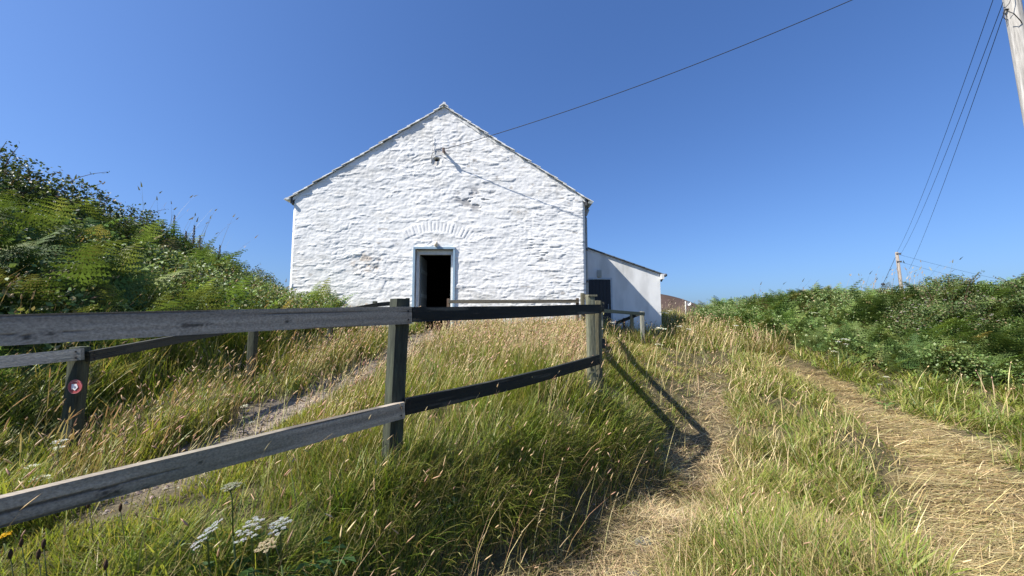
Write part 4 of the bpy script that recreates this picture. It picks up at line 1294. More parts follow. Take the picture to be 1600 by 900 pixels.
# flattened straw in the wheel ruts and dead stalks on the strip
def straw():
    N0 = 290000
    x, y, r = wedge(N0, 1.3, 15, 0.7)
    rl, rr, pa = zones(x, y); reg = regions(x, y)
    dens = np.clip(rr * 0.95 + rl * 1.0, 0, 1)
    dens = np.where((reg == 5) & (rr < 0.3) & (rl < 0.3), 0.035, dens)
    dens = np.where((reg == 5) | (reg == 6), np.maximum(dens, 0.16 * np.exp(-(dpoly(x, y, RUT_R) / 0.9) ** 2)), dens)
    dens = np.where((reg == 5) | (reg == 1), np.maximum(dens, 0.20 * np.exp(-(dpoly(x, y, RUT_L) / 0.8) ** 2) * (y < 9)), dens)
    k = rng.random(N0) < dens * (0.4 + 0.8 * sstep(0.3, 0.6, fbm(x * 3, y * 3, 121, 3)))
    x, y, r, rl, rr, reg = [a[k] for a in (x, y, r, rl, rr, reg)]
    N = len(x); z = height(x, y)
    inr = rr > rl
    L = np.where(inr, rng.uniform(0.08, 0.40, N), rng.uniform(0.06, 0.28, N))
    az = np.where(inr, np.where(rng.random(N) < 0.5, 0.0, np.pi) + rng.normal(0, 0.50, N), rng.uniform(0, 6.28, N))
    th0 = np.where(inr, rng.uniform(1.36, 1.56, N), rng.uniform(1.1, 1.5, N)); th1 = rng.uniform(0.0, 0.22, N)
    loose = rng.random(N) < 0.010
    th0 = np.where(loose, rng.uniform(0.5, 1.2, N), th0)
    hi = (reg == 5) & (rr < 0.3) & (rl < 0.3)
    th0 = np.where(hi, rng.uniform(0.3, 1.1, N), th0); th1 = np.where(hi, rng.uniform(0.1, 0.9, N), th1)
    L = np.where(hi, rng.uniform(0.2, 0.45, N), L)
    kc = pick(N, [(0.52, 0.41, 0.19), (0.64, 0.53, 0.28), (0.32, 0.23, 0.10), (0.26, 0.25, 0.08)], [0.38, 0.22, 0.25, 0.15])
    kl = pick(N, [(0.48, 0.37, 0.20), (0.60, 0.49, 0.29), (0.30, 0.21, 0.12), (0.22, 0.22, 0.08)], [0.42, 0.25, 0.20, 0.13])
    kc = np.where((rl > rr)[:, None], kl, kc)
    kc = kc * (0.72 + 0.75 * fbm(x * 2.3, y * 2.3, 123, 3))[:, None]
    W_ = 0.0029 * np.maximum(r / 2.4, 0.8) ** 0.9 * rng.uniform(0.5, 1.6, N)
    zz = z + rng.uniform(0.004, 0.07, N) * np.where(inr, 1.0, 0.5)
    V, Q, T, K, tip, d = blades(np.stack([x, y, zz], -1), L, W_, az, th0, th1, kc, kc, 2)
    return [(V, Q, T, K)]
block('straw', straw(), M_straw, 'flattened pale straw lying in the wheel ruts', 'straw')

# gravel on the path
def gravel():
    N0 = 60000
    x, y, r = wedge(N0, 1.6, 10.5, 0.8)
    rl, rr, pa = zones(x, y)
    k = rng.random(N0) < np.clip(pa * 0.9 + 0.05 * rl, 0, 1)
    x, y, r = x[k], y[k], r[k]; N = len(x)
    z = height(x, y)
    s = rng.gamma(2.2, 0.0035, N) + 0.003
    o = np.array([(1, 0, 0), (0, 1, 0), (-1, 0, 0), (0, -1, 0), (0, 0, 0.8), (0, 0, -0.5)])
    V = np.stack([x, y, z + s * 0.3], -1)[:, None] + o[None] * s[:, None, None] * rng.uniform(0.55, 1.2, (N, 6, 1))
    F = np.array([(0, 1, 4), (1, 2, 4), (2, 3, 4), (3, 0, 4)])
    T = ((np.arange(N) * 6)[:, None, None] + F[None]).reshape(-1, 3)
    kc = pick(N, [(0.30, 0.24, 0.19), (0.22, 0.19, 0.17), (0.40, 0.33, 0.26), (0.16, 0.13, 0.11)], [0.4, 0.3, 0.15, 0.15])
    return [(V.reshape(-1, 3), None, T, np.repeat(kc, 6, axis=0))]
sp = Soup()
for q in gravel(): sp.add(*q)
tag(sp.build('gravel', M_stone, None, False), 'fine brown gravel on the footpath to the door', 'gravel', None, 'stuff')

# ---------------------------------------------------------------- bracken
def frond_template(seed, fine):
    g = np.random.default_rng(seed)
    n = 26
    tt = np.linspace(0, 1, n + 1)
    th = 0.08 + g.uniform(0.55, 1.45) * tt ** 1.4
    pos = [np.zeros(3)]; dirs = []
    for k in range(n):
        d = np.array([math.sin(th[k]), 0.06 * math.sin(3 * tt[k] + seed), math.cos(th[k])]); d /= np.linalg.norm(d)
        dirs.append(d); pos.append(pos[-1] + d / n)
    dirs.append(dirs[-1]); pos = np.array(pos); dirs = np.array(dirs)
    V = []; T = []; K = []
    def tri(a, b, c, k):
        i = len(V); V.extend([a, b, c]); K.extend([k, k, k]); T.append((i, i + 1, i + 2))
    lat = np.array([0, 1.0, 0])
    for k in range(n):        # stalk
        w0 = 0.006 * (1 - 0.8 * tt[k]); 
        if k % 2 == 0:
            e = min(k + 2, n)
            tri(pos[k] - lat * w0, pos[k] + lat * w0, pos[e], (1.3, 1.1, 0.8))
    t0 = 0.34
    npn = 11
    for j in range(npn):
        t = t0 + (1 - t0) * (j + 0.3) / npn
        i = t * n; i0 = int(i); f = i - i0
        p = pos[i0] * (1 - f) + pos[min(i0 + 1, n)] * f; d = dirs[i0]
        nrm = np.cross(d, lat); 
        s = (t - t0) / (1 - t0)
        L = 0.30 * (1 - s) ** 0.85 * (0.65 + 0.35 * min(1, s * 6)) * g.uniform(0.85, 1.1) + 0.012
        for sg in (-1, 1):
            pd = lat * sg * 0.92 + d * 0.38 + nrm * 0.10 * g.uniform(-1, 1.5); pd /= np.linalg.norm(pd)
            pp = d * 0.92 - lat * sg * 0.38; pp /= np.linalg.norm(pp)
            m = 6 if fine else 4
            droop = -0.30 * g.uniform(0.2, 1.5)
            sh = g.uniform(0.75, 1.25)
            step = L / m
            for q_ in range(m):
                c0 = p + pd * (q_ * step) + np.array([0, 0, droop]) * (q_ * step) * (q_ / m)
                c1 = p + pd * ((q_ + 1) * step) + np.array([0, 0, droop]) * ((q_ + 1) * step) * ((q_ + 1) / m)
                lw = 0.052 * (1 - 0.75 * q_ / m) * (0.5 + 0.5 * (1 - s))
                cm = (c0 + c1) / 2 + pd * step * 0.35
                kk = sh * g.uniform(0.85, 1.15)
                tri(c0, c1, cm + pp * lw + nrm * lw * 0.15, (kk, kk, kk))
                tri(c1, c0, cm - pp * lw + nrm * lw * 0.15, (kk, kk, kk))
            tri(p + pd * L * 0.85 - pp * 0.006, p + pd * L * 0.85 + pp * 0.006, p + pd * L * 1.08 + np.array([0, 0, droop]) * L, (sh, sh, sh))
    return np.array(V), np.array(T), np.array(K)

def place_fronds(x, y, zz, scale, az, tilt, tilt_az, K, fine):
    parts = []
    nt_ = 9
    which = rng.integers(0, nt_, len(x))
    for v in range(nt_):
        Vt, Tt, Kt = frond_template(200 + v, fine)
        m = which == v; n = m.sum()
        if not n: continue
        ca, sa = np.cos(az[m]), np.sin(az[m])
        wsc = rng.uniform(0.8, 1.25, n)
        X = Vt[None, :, 0] * scale[m, None]; Y = Vt[None, :, 1] * (scale[m] * wsc)[:, None]; Z = Vt[None, :, 2] * scale[m, None]
        x1 = X * ca[:, None] - Y * sa[:, None]; y1 = X * sa[:, None] + Y * ca[:, None]
        # lean out of the slope
        lx_ = np.cos(tilt_az[m])[:, None] * np.sin(tilt[m])[:, None]; ly_ = np.sin(tilt_az[m])[:, None] * np.sin(tilt[m])[:, None]
        x1 = x1 + Z * lx_; y1 = y1 + Z * ly_; Z = Z * np.cos(tilt[m])[:, None]
        P_ = np.stack([x1 + x[m, None], y1 + y[m, None], Z + zz[m, None]], -1)
        nv = Vt.shape[0]
        T_ = (np.arange(n) * nv)[:, None, None] + Tt[None]
        C_ = K[m][:, None, :] * Kt[None]
        parts.append((P_.reshape(-1, 3), None, T_.reshape(-1, 3), C_.reshape(-1, 3)))
    return parts

BR = [(0.140, 0.215, 0.055), (0.175, 0.245, 0.065), (0.225, 0.285, 0.080), (0.100, 0.165, 0.045), (0.30, 0.26, 0.10)]
def bracken_left():
    N = 3000
    x = rng.uniform(-12.5, -4.0, N); y = rng.uniform(1.6, 13.0, N)
    ang = np.abs(np.arctan2(x, y))
    e = -4.15 - 0.25 * (fbm(y * 0.8, y * 0, 130, 2) - 0.5) * 2
    k = (ang < R(66)) & (x < e) & ~in_building(x, y, 0.35)
    k &= rng.random(N) < np.where(x > -5.0, 0.7, 1.0)
    x, y = x[k], y[k]; n = len(x)
    z = height(x, y) - 0.03
    sc = 0.80 * rng.uniform(0.65, 1.25, n) * np.where(x > -5, 0.85, 1.0) * np.where(y > 10.5, 0.8, 1.0)
    return x, y, z, sc
def bracken_right():
    N = 6000
    x = rng.uniform(6.2, 17, N); y = rng.uniform(7.0, 17, N)
    ih = in_hedge(x, y) + 0.5 * (fbm(x * 1.1, y * 1.1, 131, 2) - 0.5)
    ang = np.abs(np.arctan2(x, y))
    k = (ang < R(66)) & (ih > 0.0)
    k &= (y < 15) & ~((x > 11) & (y > 13.5))
    x, y = x[k], y[k]; ih = ih[k]; n = len(x)
    z = height(x, y) - 0.03
    sc = 0.80 * rng.uniform(0.75, 1.3, n) * (0.65 + 0.35 * sstep(0, 0.8, ih)) * (0.45 + 0.55 * sstep(6.8, 8.8, x))
    return x, y, z, sc
parts = []
for (x, y, z, sc), ta_ in ((bracken_left(), 0.01), (bracken_right(), -1.9)):
    n = len(x)
    cl_ = fbm(x * 0.9, y * 0.9, 133, 3)
    kk = pick(n, BR, [0.3, 0.28, 0.15, 0.21, 0.06], 0.3) * np.where(x > 0, 0.92, 0.92)[:, None] * (0.7 + 0.55 * sstep(0.35, 0.65, cl_))[:, None]
    ta0 = ta_ if ta_ < 0 else -0.75
    pk_ = rng.random(n)
    away = np.arctan2(y, x)
    az = np.where(pk_ < 0.40, away + rng.normal(0, 0.7, n), np.where(pk_ < 0.65, ta0 + rng.normal(0, 0.8, n), rng.uniform(0, 6.28, n)))
    tl_ = rng.uniform(0.0, 0.40, n)
    sc = sc * (0.55 + 0.75 * sstep(0.30, 0.70, fbm(x * 0.85 + 3, y * 0.85, 136, 3))); ta2 = np.where(rng.random(n) < 0.5, az, ta0) + rng.normal(0, 0.6, n)
    dist = np.hypot(x, y)
    for fine in (True, False):
        m = (dist < 10.5) if fine else (dist >= 10.5)
        if m.sum(): parts.append((ta_, place_fronds(x[m], y[m], z[m], sc[m], az[m], tl_[m], ta2[m], kk[m], fine)))
left = [q for t_, p_ in parts if t_ > 0 for q in p_]; right = [q for t_, p_ in parts if t_ < 0 for q in p_]
block('bracken', left, M_fern, 'feathery green bracken covering the steep bank left of the building', 'bracken')
block('bracken', right, M_fern, 'dense dark green bracken covering the bank right of the track', 'bracken')

# ---------------------------------------------------------------- leafy undergrowth between the bracken (bramble, nettle, dock)
def leaf_cloud(C_, n_, nrm_bias, size, K):
    """small folded leaves at points C_"""
    N = len(C_)
    a = rng.normal(0, 1, (N, 3)); a[:, 2] += nrm_bias; a[:, 1] -= 0.35; a[:, 0] -= 0.3; a /= np.linalg.norm(a, axis=1, keepdims=True)
    b = rng.normal(0, 1, (N, 3)); u = np.cross(a, b); u /= np.linalg.norm(u, axis=1, keepdims=True); v = np.cross(a, u)
    s = size[:, None]
    V = np.empty((N, 5, 3), np.float32)
    V[:, 0] = C_; V[:, 1] = C_ + u * s * 0.45 + v * s * 0.34 + a * s * 0.10; V[:, 2] = C_ + u * s
    V[:, 3] = C_ + u * s * 0.45 - v * s * 0.34 + a * s * 0.10; V[:, 4] = C_ + u * s * 0.5
    F = np.array([(0, 4, 1), (1, 4, 2), (0, 3, 4), (3, 2, 4)])
    T = ((np.arange(N) * 5)[:, None, None] + F[None]).reshape(-1, 3)
    return V.reshape(-1, 3), None, T, np.repeat(K, 5, axis=0)

def undergrowth():
    N = 190000
    x1 = rng.uniform(-12, -4.2, N // 2); y1 = rng.uniform(1.6, 12.5, N // 2)
    x2 = rng.uniform(6.4, 15, N // 2); y2 = rng.uniform(7.0, 15, N // 2)
    x = np.concatenate([x1, x2]); y = np.concatenate([y1, y2])
    k = np.where(x < 0, ~in_building(x, y, 0.3), in_hedge(x, y) > 0.05) & (np.abs(np.arctan2(x, y)) < R(66))
    k &= rng.random(N) < (0.15 + 0.85 * sstep(0.42, 0.62, fbm(x * 1.3, y * 1.3, 140, 3)))
    x, y = x[k], y[k]; n = len(x)
    hh_ = rng.uniform(0.02, 1.0, n) ** 0.8 * (0.45 + 0.5 * fbm(x * 0.8, y * 0.8, 141, 2))
    z = height(x, y) + hh_
    K = pick(n, [(0.15, 0.225, 0.070), (0.19, 0.255, 0.080), (0.24, 0.285, 0.11), (0.10, 0.16, 0.05), (0.30, 0.26, 0.14)], [0.3, 0.28, 0.15, 0.2, 0.07])
    return leaf_cloud(np.stack([x, y, z], -1), n, 0.9, rng.uniform(0.03, 0.075, n), K)
block('undergrowth', [undergrowth()], M_leaf, 'mixed small leaves of low undergrowth among the bracken', 'undergrowth')

# ---------------------------------------------------------------- shrubs, each a thing: canes and a leafy crown
def shrub(name, loc, rad, nl, label, cat, group, pal, wts, ncane, cane_len, leaf=(0.025, 0.055), flowers=0, seed=1, lean=(0.6, 0.0), canek=(0.10, 0.06, 0.04)):
    x0, y0 = loc; z0 = hz(x0, y0)
    E = empty(name, (x0, y0, z0), label, cat, group)
    g = np.random.default_rng(seed)
    rx, ry, rz = rad
    u = g.normal(0, 1, (nl * 3, 3)); u /= np.linalg.norm(u, axis=1, keepdims=True)
    u[:, 2] = np.abs(u[:, 2])
    rr_ = g.uniform(0.35, 1.0, len(u)) ** 0.5
    lump = 0.62 + 0.75 * fbm(u[:, 0] * 2.6 + seed * 5, u[:, 1] * 2.6 + u[:, 2] * 2.2, seed, 3)
    Pn = u * (rr_ * lump)[:, None] * np.array(rad)
    dens = fbm(Pn[:, 0] * 2.4 + seed, (Pn[:, 1] + Pn[:, 2] * 1.4) * 2.4, seed + 3, 3)
    k = g.random(len(u)) < sstep(0.34, 0.6, dens)
    Pn = Pn[k][:nl]
    K = np.array(pal)[g.choice(len(pal), len(Pn), p=np.array(wts) / sum(wts))] * g.uniform(0.75, 1.25, (len(Pn), 1))
    s = Soup(); s.add(*leaf_cloud(Pn, len(Pn), 0.8, g.uniform(leaf[0], leaf[1], len(Pn)), K))
    canes = Soup(); cl_ = []; ck = []
    for i in range(ncane):
        a = g.uniform(0, 6.28); st = np.array([math.cos(a) * rx * 0.25, math.sin(a) * ry * 0.25, -0.1])
        dx = math.cos(a) * 0.55 + lean[0]; dy = math.sin(a) * 0.55 + lean[1]
        L = cane_len * g.uniform(0.7, 1.25); up = g.uniform(1.0, 1.35)
        pts = []
        for j in range(9):
            t = j / 8
            p = st + np.array([dx * L * t * (0.35 + 0.65 * t), dy * L * t * (0.35 + 0.65 * t), rz * up * (1.75 * t - 0.72 * t * t) / 1.03 * 0.98])
            pts.append(tuple(p))
            if j > 3:
                for q in range(3): cl_.append(p + g.normal(0, 0.025, 3)); 
        canes.tube(pts, list(np.linspace(0.012, 0.003, 9)), 5, canek)
    if cl_:
        cl_ = np.array(cl_); Kc = np.array(pal)[g.choice(len(pal), len(cl_))] * g.uniform(0.75, 1.2, (len(cl_), 1))
        s.add(*leaf_cloud(cl_, len(cl_), 0.6, g.uniform(leaf[0], leaf[1] * 0.9, len(cl_)), Kc))
    s.build('crown', M_leaf, E, True)
    canes.build('canes', M_stone, E, True)
    if flowers:
        m = g.choice(len(Pn), flowers); Pf = Pn[m] * 1.04 + np.array([0, 0, 0.02])
        f = Soup()
        for p in Pf:
            for q in range(5):
                a = 1.2566 * q + p[0] * 50
                c_ = p + np.array([math.cos(a), math.sin(a), 0]) * 0.014 + g.normal(0, 0.004, 3)
                f.add([c_ + (-.011, 0, 0), c_ + (0, -.011, .004), c_ + (.011, 0, 0.006), c_ + (0, .011, .004)], [(0, 1, 2, 3)], None, (0.68, 0.56, 0.60))
        f.build('blossom', M_flower, E, True)
    return E
PB = [(0.085, 0.135, 0.040), (0.120, 0.175, 0.050), (0.055, 0.095, 0.030), (0.17, 0.20, 0.075), (0.17, 0.12, 0.06)]
PD = [(0.070, 0.105, 0.035), (0.048, 0.078, 0.026), (0.105, 0.130, 0.048), (0.13, 0.095, 0.055)]
SG = 'scrub on the left bank'
shrub('bramble_bush', (-8.6, 6.0), (1.6, 1.3, 1.15), 19000, 'big dark bramble bush at the top of the left bank, long canes against the sky', 'bush', SG, PD, [.4, .3, .2, .1], 7, 0.9, seed=31, leaf=(0.035, 0.075))
shrub('bramble_bush', (-9.4, 7.2), (1.2, 1.0, 0.95), 9000, 'bramble bush behind the big one on the left bank crest', 'bush', SG, PD, [.4, .3, .2, .1], 6, 0.9, seed=32, leaf=(0.035, 0.075))
shrub('bramble_bush', (-8.3, 7.5), (0.95, 0.9, 1.05), 8000, 'lower dark bush where the bank crest steps down to bracken', 'bush', SG, PD, [.4, .3, .2, .1], 6, 0.6, seed=33, leaf=(0.035, 0.07))
shrub('hawthorn_bush', (-7.9, 9.0), (0.8, 0.8, 0.75), 5000, 'small rounded bush on the bank skyline among foxglove spikes', 'bush', SG, PB, [.35, .3, .2, .1, .05], 5, 0.3, seed=34)
shrub('hawthorn_bush', (-7.7, 10.6), (0.9, 0.9, 0.75), 5000, 'low dark bush at the foot of the skyline nearest the gable', 'bush', SG, PD, [.4, .3, .2, .1], 6, 0.3, seed=35)
RG = 'scrub on the right bank'
shrub('bramble_bush', (11.0, 9.3), (1.4, 1.0, 1.12), 15000, 'flowering bramble bush with pale pink blossom in the right bank', 'bush', RG, PB + [(0.20, 0.18, 0.09)], [.25, .3, .12, .2, .08, .1], 10, 0.5, flowers=150, seed=41, lean=(-0.2, -0.3))
shrub('bramble_bush', (12.7, 8.9), (1.4, 0.9, 0.95), 13000, 'tall bramble bush at the right edge with canes above the hedge line', 'bush', RG, PB, [.3, .3, .15, .15, .1], 14, 0.6, flowers=40, seed=42, lean=(-0.3, -0.2))
shrub('bramble_bush', (12.4, 10.4), (1.1, 0.8, 0.85), 9000, 'pale topped bramble bush on the hedge skyline right of the far pole', 'bush', RG, PB + [(0.20, 0.18, 0.09)], [.25, .25, .12, .2, .08, .1], 10, 0.5, flowers=60, seed=43, lean=(0, -0.2))

# ---------------------------------------------------------------- wild flowers
def umbel_plant(base, top, nh, rad, label, group=None, near=False, tilt=(0, 0), kf=(0.72, 0.72, 0.62), leaves=False, seed=0, name='cow_parsley'):
    g = np.random.default_rng(seed + 900)
    E = empty(name, base, label, 'wildflower', group)
    top = Vector(top) - Vector(base)
    st = Soup(); fl = Soup()
    heads = [(top, 1.0)]
    for i in range(nh - 1):
        a = g.uniform(0, 6.28)
        heads.append((top + Vector((math.cos(a) * rad * 2.6, math.sin(a) * rad * 2.6, -g.uniform(0.02, 0.16))), g.uniform(0.6, 0.95)))
    KS = (0.10, 0.14, 0.045)
    fork = top * 0.62
    st.tube([(0, 0, -0.03), tuple(fork * 0.5 + Vector((0.01, 0, 0))), tuple(fork)], [0.006, 0.005, 0.004] if near else [0.008, 0.007, 0.006], 5, KS)
    for (p, s_) in heads:
        fl = Soup()
        st.tube([tuple(fork), tuple(fork.lerp(p, 0.6) + Vector((0, 0, 0.02))), tuple(p - Vector((0, 0, 0.03)))], 0.003 if near else 0.005, 4, KS)
        nu = 15 if near else 9
        for k in range(nu):
            rr_ = rad * s_ * math.sqrt((k + 0.5) / nu); a = 2.4 * k + seed
            ox, oy = rr_ * math.cos(a), rr_ * math.sin(a)
            oz = -0.25 * rr_ * rr_ / max(rad, 1e-3) + ox * tilt[0] + oy * tilt[1]
            c_ = p + Vector((ox, oy, oz))
            if near: st.tube([tuple(p - Vector((0, 0, 0.03))), tuple(c_)], 0.0012, 3, KS, cap=False)
            m = 26 if near else 6; ur = rad * s_ * (0.22 if near else 0.30)
            for q in range(m):
                r2 = ur * math.sqrt((q + 0.4) / m); b = 2.4 * q + k
                d_ = c_ + Vector((r2 * math.cos(b), r2 * math.sin(b), -0.3 * r2 + r2 * math.cos(b) * tilt[0] + g.uniform(-.002, .003)))
                w_ = (0.0026 if near else ur * 0.42) * g.uniform(0.8, 1.3)
                j = g.normal(0, 0.35, 4) * w_
                kq = [c * g.uniform(0.85, 1.05) for c in kf]
                fl.add([d_ + Vector((-w_, 0, j[0])), d_ + Vector((0, -w_, j[1])), d_ + Vector((w_, 0, j[2])), d_ + Vector((0, w_, j[3]))], [(0, 1, 2, 3)], None, kq)
        fl.build('flower_head', M_flower, E, False)
    st.build('stem', M_leaf, E, True)
    if leaves:
        lf = Soup()
        for i in range(7):
            a = g.uniform(0, 6.28); L = g.uniform(0.18, 0.32)
            n0 = Vector((math.cos(a), math.sin(a), 0)); s0 = Vector((-n0.y, n0.x, 0))
            pts = [n0 * (L * t) + Vector((0, 0, 0.10 + 0.28 * math.sin(t * 2.2) * L * 2)) for t in np.linspace(0.1, 1, 6)]
            for j in range(5):
                for sg in (-1, 1):
                    c_ = pts[j]; l_ = 0.09 * (1 - j / 7) * g.uniform(0.8, 1.2)
                    kq = np.array((0.06, 0.12, 0.03)) * g.uniform(0.8, 1.3)
                    lf.add([c_, c_ + s0 * sg * l_ * 0.5 + n0 * 0.05, c_ + s0 * sg * l_ + n0 * 0.06 - Vector((0, 0, 0.02)), pts[j + 1] * 0.7 + c_ * 0.3 + s0 * sg * l_ * 0.45], [(0, 1, 2, 3)], None, kq)
        lf.build('leaf', M_leaf, E, False)
    return E
UG = 'white umbels in the grass'
def near_umbel(px, py, Y, rad, label, **kw):
    t = at(px, py, Y); b = Vector((t.x + 0.03, t.y + 0.04, hz(t.x + 0.03, t.y + 0.04)))
    return umbel_plant(b, t, 1, rad, label, UG, True, **kw)
near_umbel(322, 831, 1.62, 0.046, 'white umbel tilted on its side, leftmost of the blooms below the lower grey rail', tilt=(0.7, 0.6), leaves=True, seed=1, kf=(0.46, 0.48, 0.48))  # kf greyed on the white blooms here: the rail's shade put into petal colour
near_umbel(391, 822, 1.60, 0.048, 'fullest white umbel below the lower grey rail', tilt=(0.1, 0.55), leaves=True, seed=2, kf=(0.46, 0.48, 0.48))
near_umbel(436, 817, 1.66, 0.042, 'loose white umbel right of the fullest one', tilt=(0.15, 0.4), leaves=True, seed=3, kf=(0.46, 0.48, 0.48))
near_umbel(416, 849, 1.52, 0.032, 'browning umbel going to seed under the white blooms', tilt=(0, 0.3), seed=4, kf=(0.50, 0.42, 0.26))
near_umbel(361, 757, 1.66, 0.034, 'tall budding umbel on a thick stem rising over the lower grey rail', tilt=(0, 0.1), seed=5, kf=(0.34, 0.34, 0.24))
far = [(92, 688, 2.7, .05, 'flat white umbel in the grass right under the waymarker post'), (64, 745, 2.3, .055, 'white umbel cluster just over the lower grey rail at the left edge'),
       (48, 727, 2.4, .04, 'small white umbel above the cluster at the left edge'), (382, 633, 3.5, .04, 'white flower beside the gravel path under the second fence post'),
       (352, 623, 4.0, .035, 'white umbel in grass between two posts left of the path'), (68, 570, 4.6, .05, 'cream umbel beneath the pale board at the far left'),
       (350, 448, 8.0, .06, 'white umbel high in the bracken bank toward the gable'), (264, 470, 7.2, .06, 'white umbel in the bracken just over the top rail'),
       (84, 326, 6.6, .06, 'white umbel near the dark bushes of the left bank'), (40, 402, 6.2, .05, 'white umbel in the middle of the left bank'),
       (1036, 487, 11.6, .16, 'cream umbel beside the corner of the lean-to'), (1030, 511, 10.6, .20, 'wide cream umbel at the foot of the lean-to wall'),
       (1062, 509, 11.2, .12, 'white umbel a step right of the lean-to corner'), (1029, 537, 9.6, .11, 'flat white umbel low in the grass before the railing'),
       (958, 503, 9.8, .09, 'pale green umbel at the railing before the lean-to door'), (1047, 485, 12.0, .10, 'white umbel on the rise beyond the lean-to'),
       (1321, 529, 8.9, .10, 'white umbel in the right bank above the straw rut'), (1302, 548, 8.7, .08, 'white umbel at the lower edge of the right bank'),
       (1310, 533, 9.0, .07, 'smaller white umbel beside the one in the right bank'), (1272, 488, 10.8, .09, 'white umbel high in the right bank'),
       (1150, 508, 11.5, .10, 'white umbel at the left end of the right bank'), (1385, 588, 7.8, .07, 'white umbel at the foot of the bracken by the rut'),
       (1440, 606, 7.4, .05, 'low white umbel in grass under the right bank'), (1095, 513, 12.5, .08, 'white umbel where the left rut meets the crest')]
for i, (px, py, Y, rad, lab) in enumerate(far):
    t = at(px, py, Y); zb = min(hz(t.x, t.y), t.z - 0.25)
    umbel_plant(Vector((t.x, t.y, zb)), t, 2 if i % 3 == 0 else 1, rad * 0.8, lab, UG, False, tilt=(0, 0.12), seed=20 + i, kf=(0.74, 0.73, 0.58) if i % 2 else (0.76, 0.76, 0.70))

# yellow ragwort
for (px, py, Y, lab) in ((45, 608, 3.4, 'yellow ragwort flower left of the waymarker post'), (9, 834, 1.9, 'yellow flower under the lower grey rail at the left edge')):
    t = at(px, py, Y); b = Vector((t.x, t.y, hz(t.x, t.y)))
    umbel_plant(b, t, 1, 0.05 if Y > 3 else 0.02, lab, 'yellow flowers', True, tilt=(0, 0.2), seed=int(px), kf=(0.75, 0.50, 0.02), name='ragwort')
# brown ribwort heads
for i, (px, py, Y) in enumerate(((68, 852, 1.5), (60, 868, 1.48), (16, 868, 1.5), (33, 850, 1.62), (138, 790, 1.8), (188, 795, 1.75), (165, 885, 1.45))):
    t = at(px, py, Y); b = Vector((t.x + 0.02, t.y + 0.03, hz(t.x, t.y)))
    labs = ['dark brown ribwort head, taller of the pair below the grey rail', 'dark brown ribwort head, lower of the pair below the grey rail', 'ribwort head at the bottom left edge', 'slim ribwort head behind the pair at bottom left',
            'ribwort head silhouetted against the lower grey rail', 'brown seed head just below the lower grey rail', 'low ribwort head at the bottom of the bank']
    E = empty('ribwort', b, labs[i], 'wildflower', 'brown ribwort heads')
    s = Soup(); s.tube([(0, 0, 0), tuple((t - b) * 0.6 + Vector((0.01, 0, 0))), tuple(t - b)], 0.0015, 4, (0.10, 0.12, 0.05)); s.build('stem', M_leaf, E, True)
    s = Soup(); q = t - b; s.tube([q + Vector((0, 0, -0.012)), q, q + Vector((0, 0, 0.012)), q + Vector((0, 0, 0.024))], [0.003, 0.0062, 0.006, 0.002], 8, (0.055, 0.03, 0.018)); s.build('seed_head', M_stone, E, True)

# foxglove spikes gone to seed on the bank skyline
FXL = ['tallest foxglove seed spike on the bank skyline', 'foxglove spike just right of the tallest', 'foxglove spike, third in the row toward the gable', 'short foxglove spike near the end of the skyline row',
       'foxglove spike left of the tallest, above the bracken', 'slim foxglove spike beside the dark bushes', 'stubby foxglove spike between the two tallest', 'last small foxglove spike before the bank dips']
for i, (px, py, pb, Y) in enumerate(((273, 336, 372, 8.6), (304, 352, 385, 8.8), (313, 368, 400, 9.0), (344, 383, 410, 9.4), (206, 332, 362, 8.1), (231, 340, 362, 8.3), (291, 361, 385, 8.8), (358, 397, 420, 9.8))):
    t = at(px, py, Y); z0 = hz(t.x, t.y); b = Vector((t.x - 0.02, t.y, min(z0, at(px, pb, Y).z - 0.2)))
    E = empty('foxglove', b, FXL[i], 'foxglove', 'foxglove spikes on the left bank')
    q = t - b
    s = Soup(); s.tube([(0, 0, 0), tuple(q * 0.5), tuple(q)], [0.011, 0.009, 0.004], 6, (0.08, 0.06, 0.04)); s.build('stem', M_leaf, E, True)
    s = Soup(); L = at(px, py, Y).z - at(px, pb, Y).z
    for k in range(34):
        f = k / 34; c_ = q - Vector((0, 0, L * (1 - f))); a = 2.4 * k; rr_ = 0.034 * (1 - 0.7 * f)
        s.tube([c_ + Vector((0.3 * rr_ * math.cos(a), 0.3 * rr_ * math.sin(a), -0.01)), c_ + Vector((rr_ * math.cos(a), rr_ * math.sin(a), 0.0)), c_ + Vector((rr_ * 1.25 * math.cos(a), rr_ * 1.25 * math.sin(a), 0.024))], [0.009, 0.013 * (1 - 0.4 * f), 0.003], 5, (0.075, 0.055, 0.045) if k % 3 else (0.05, 0.06, 0.03))
    s.build('seed_spike', M_stone, E, True)

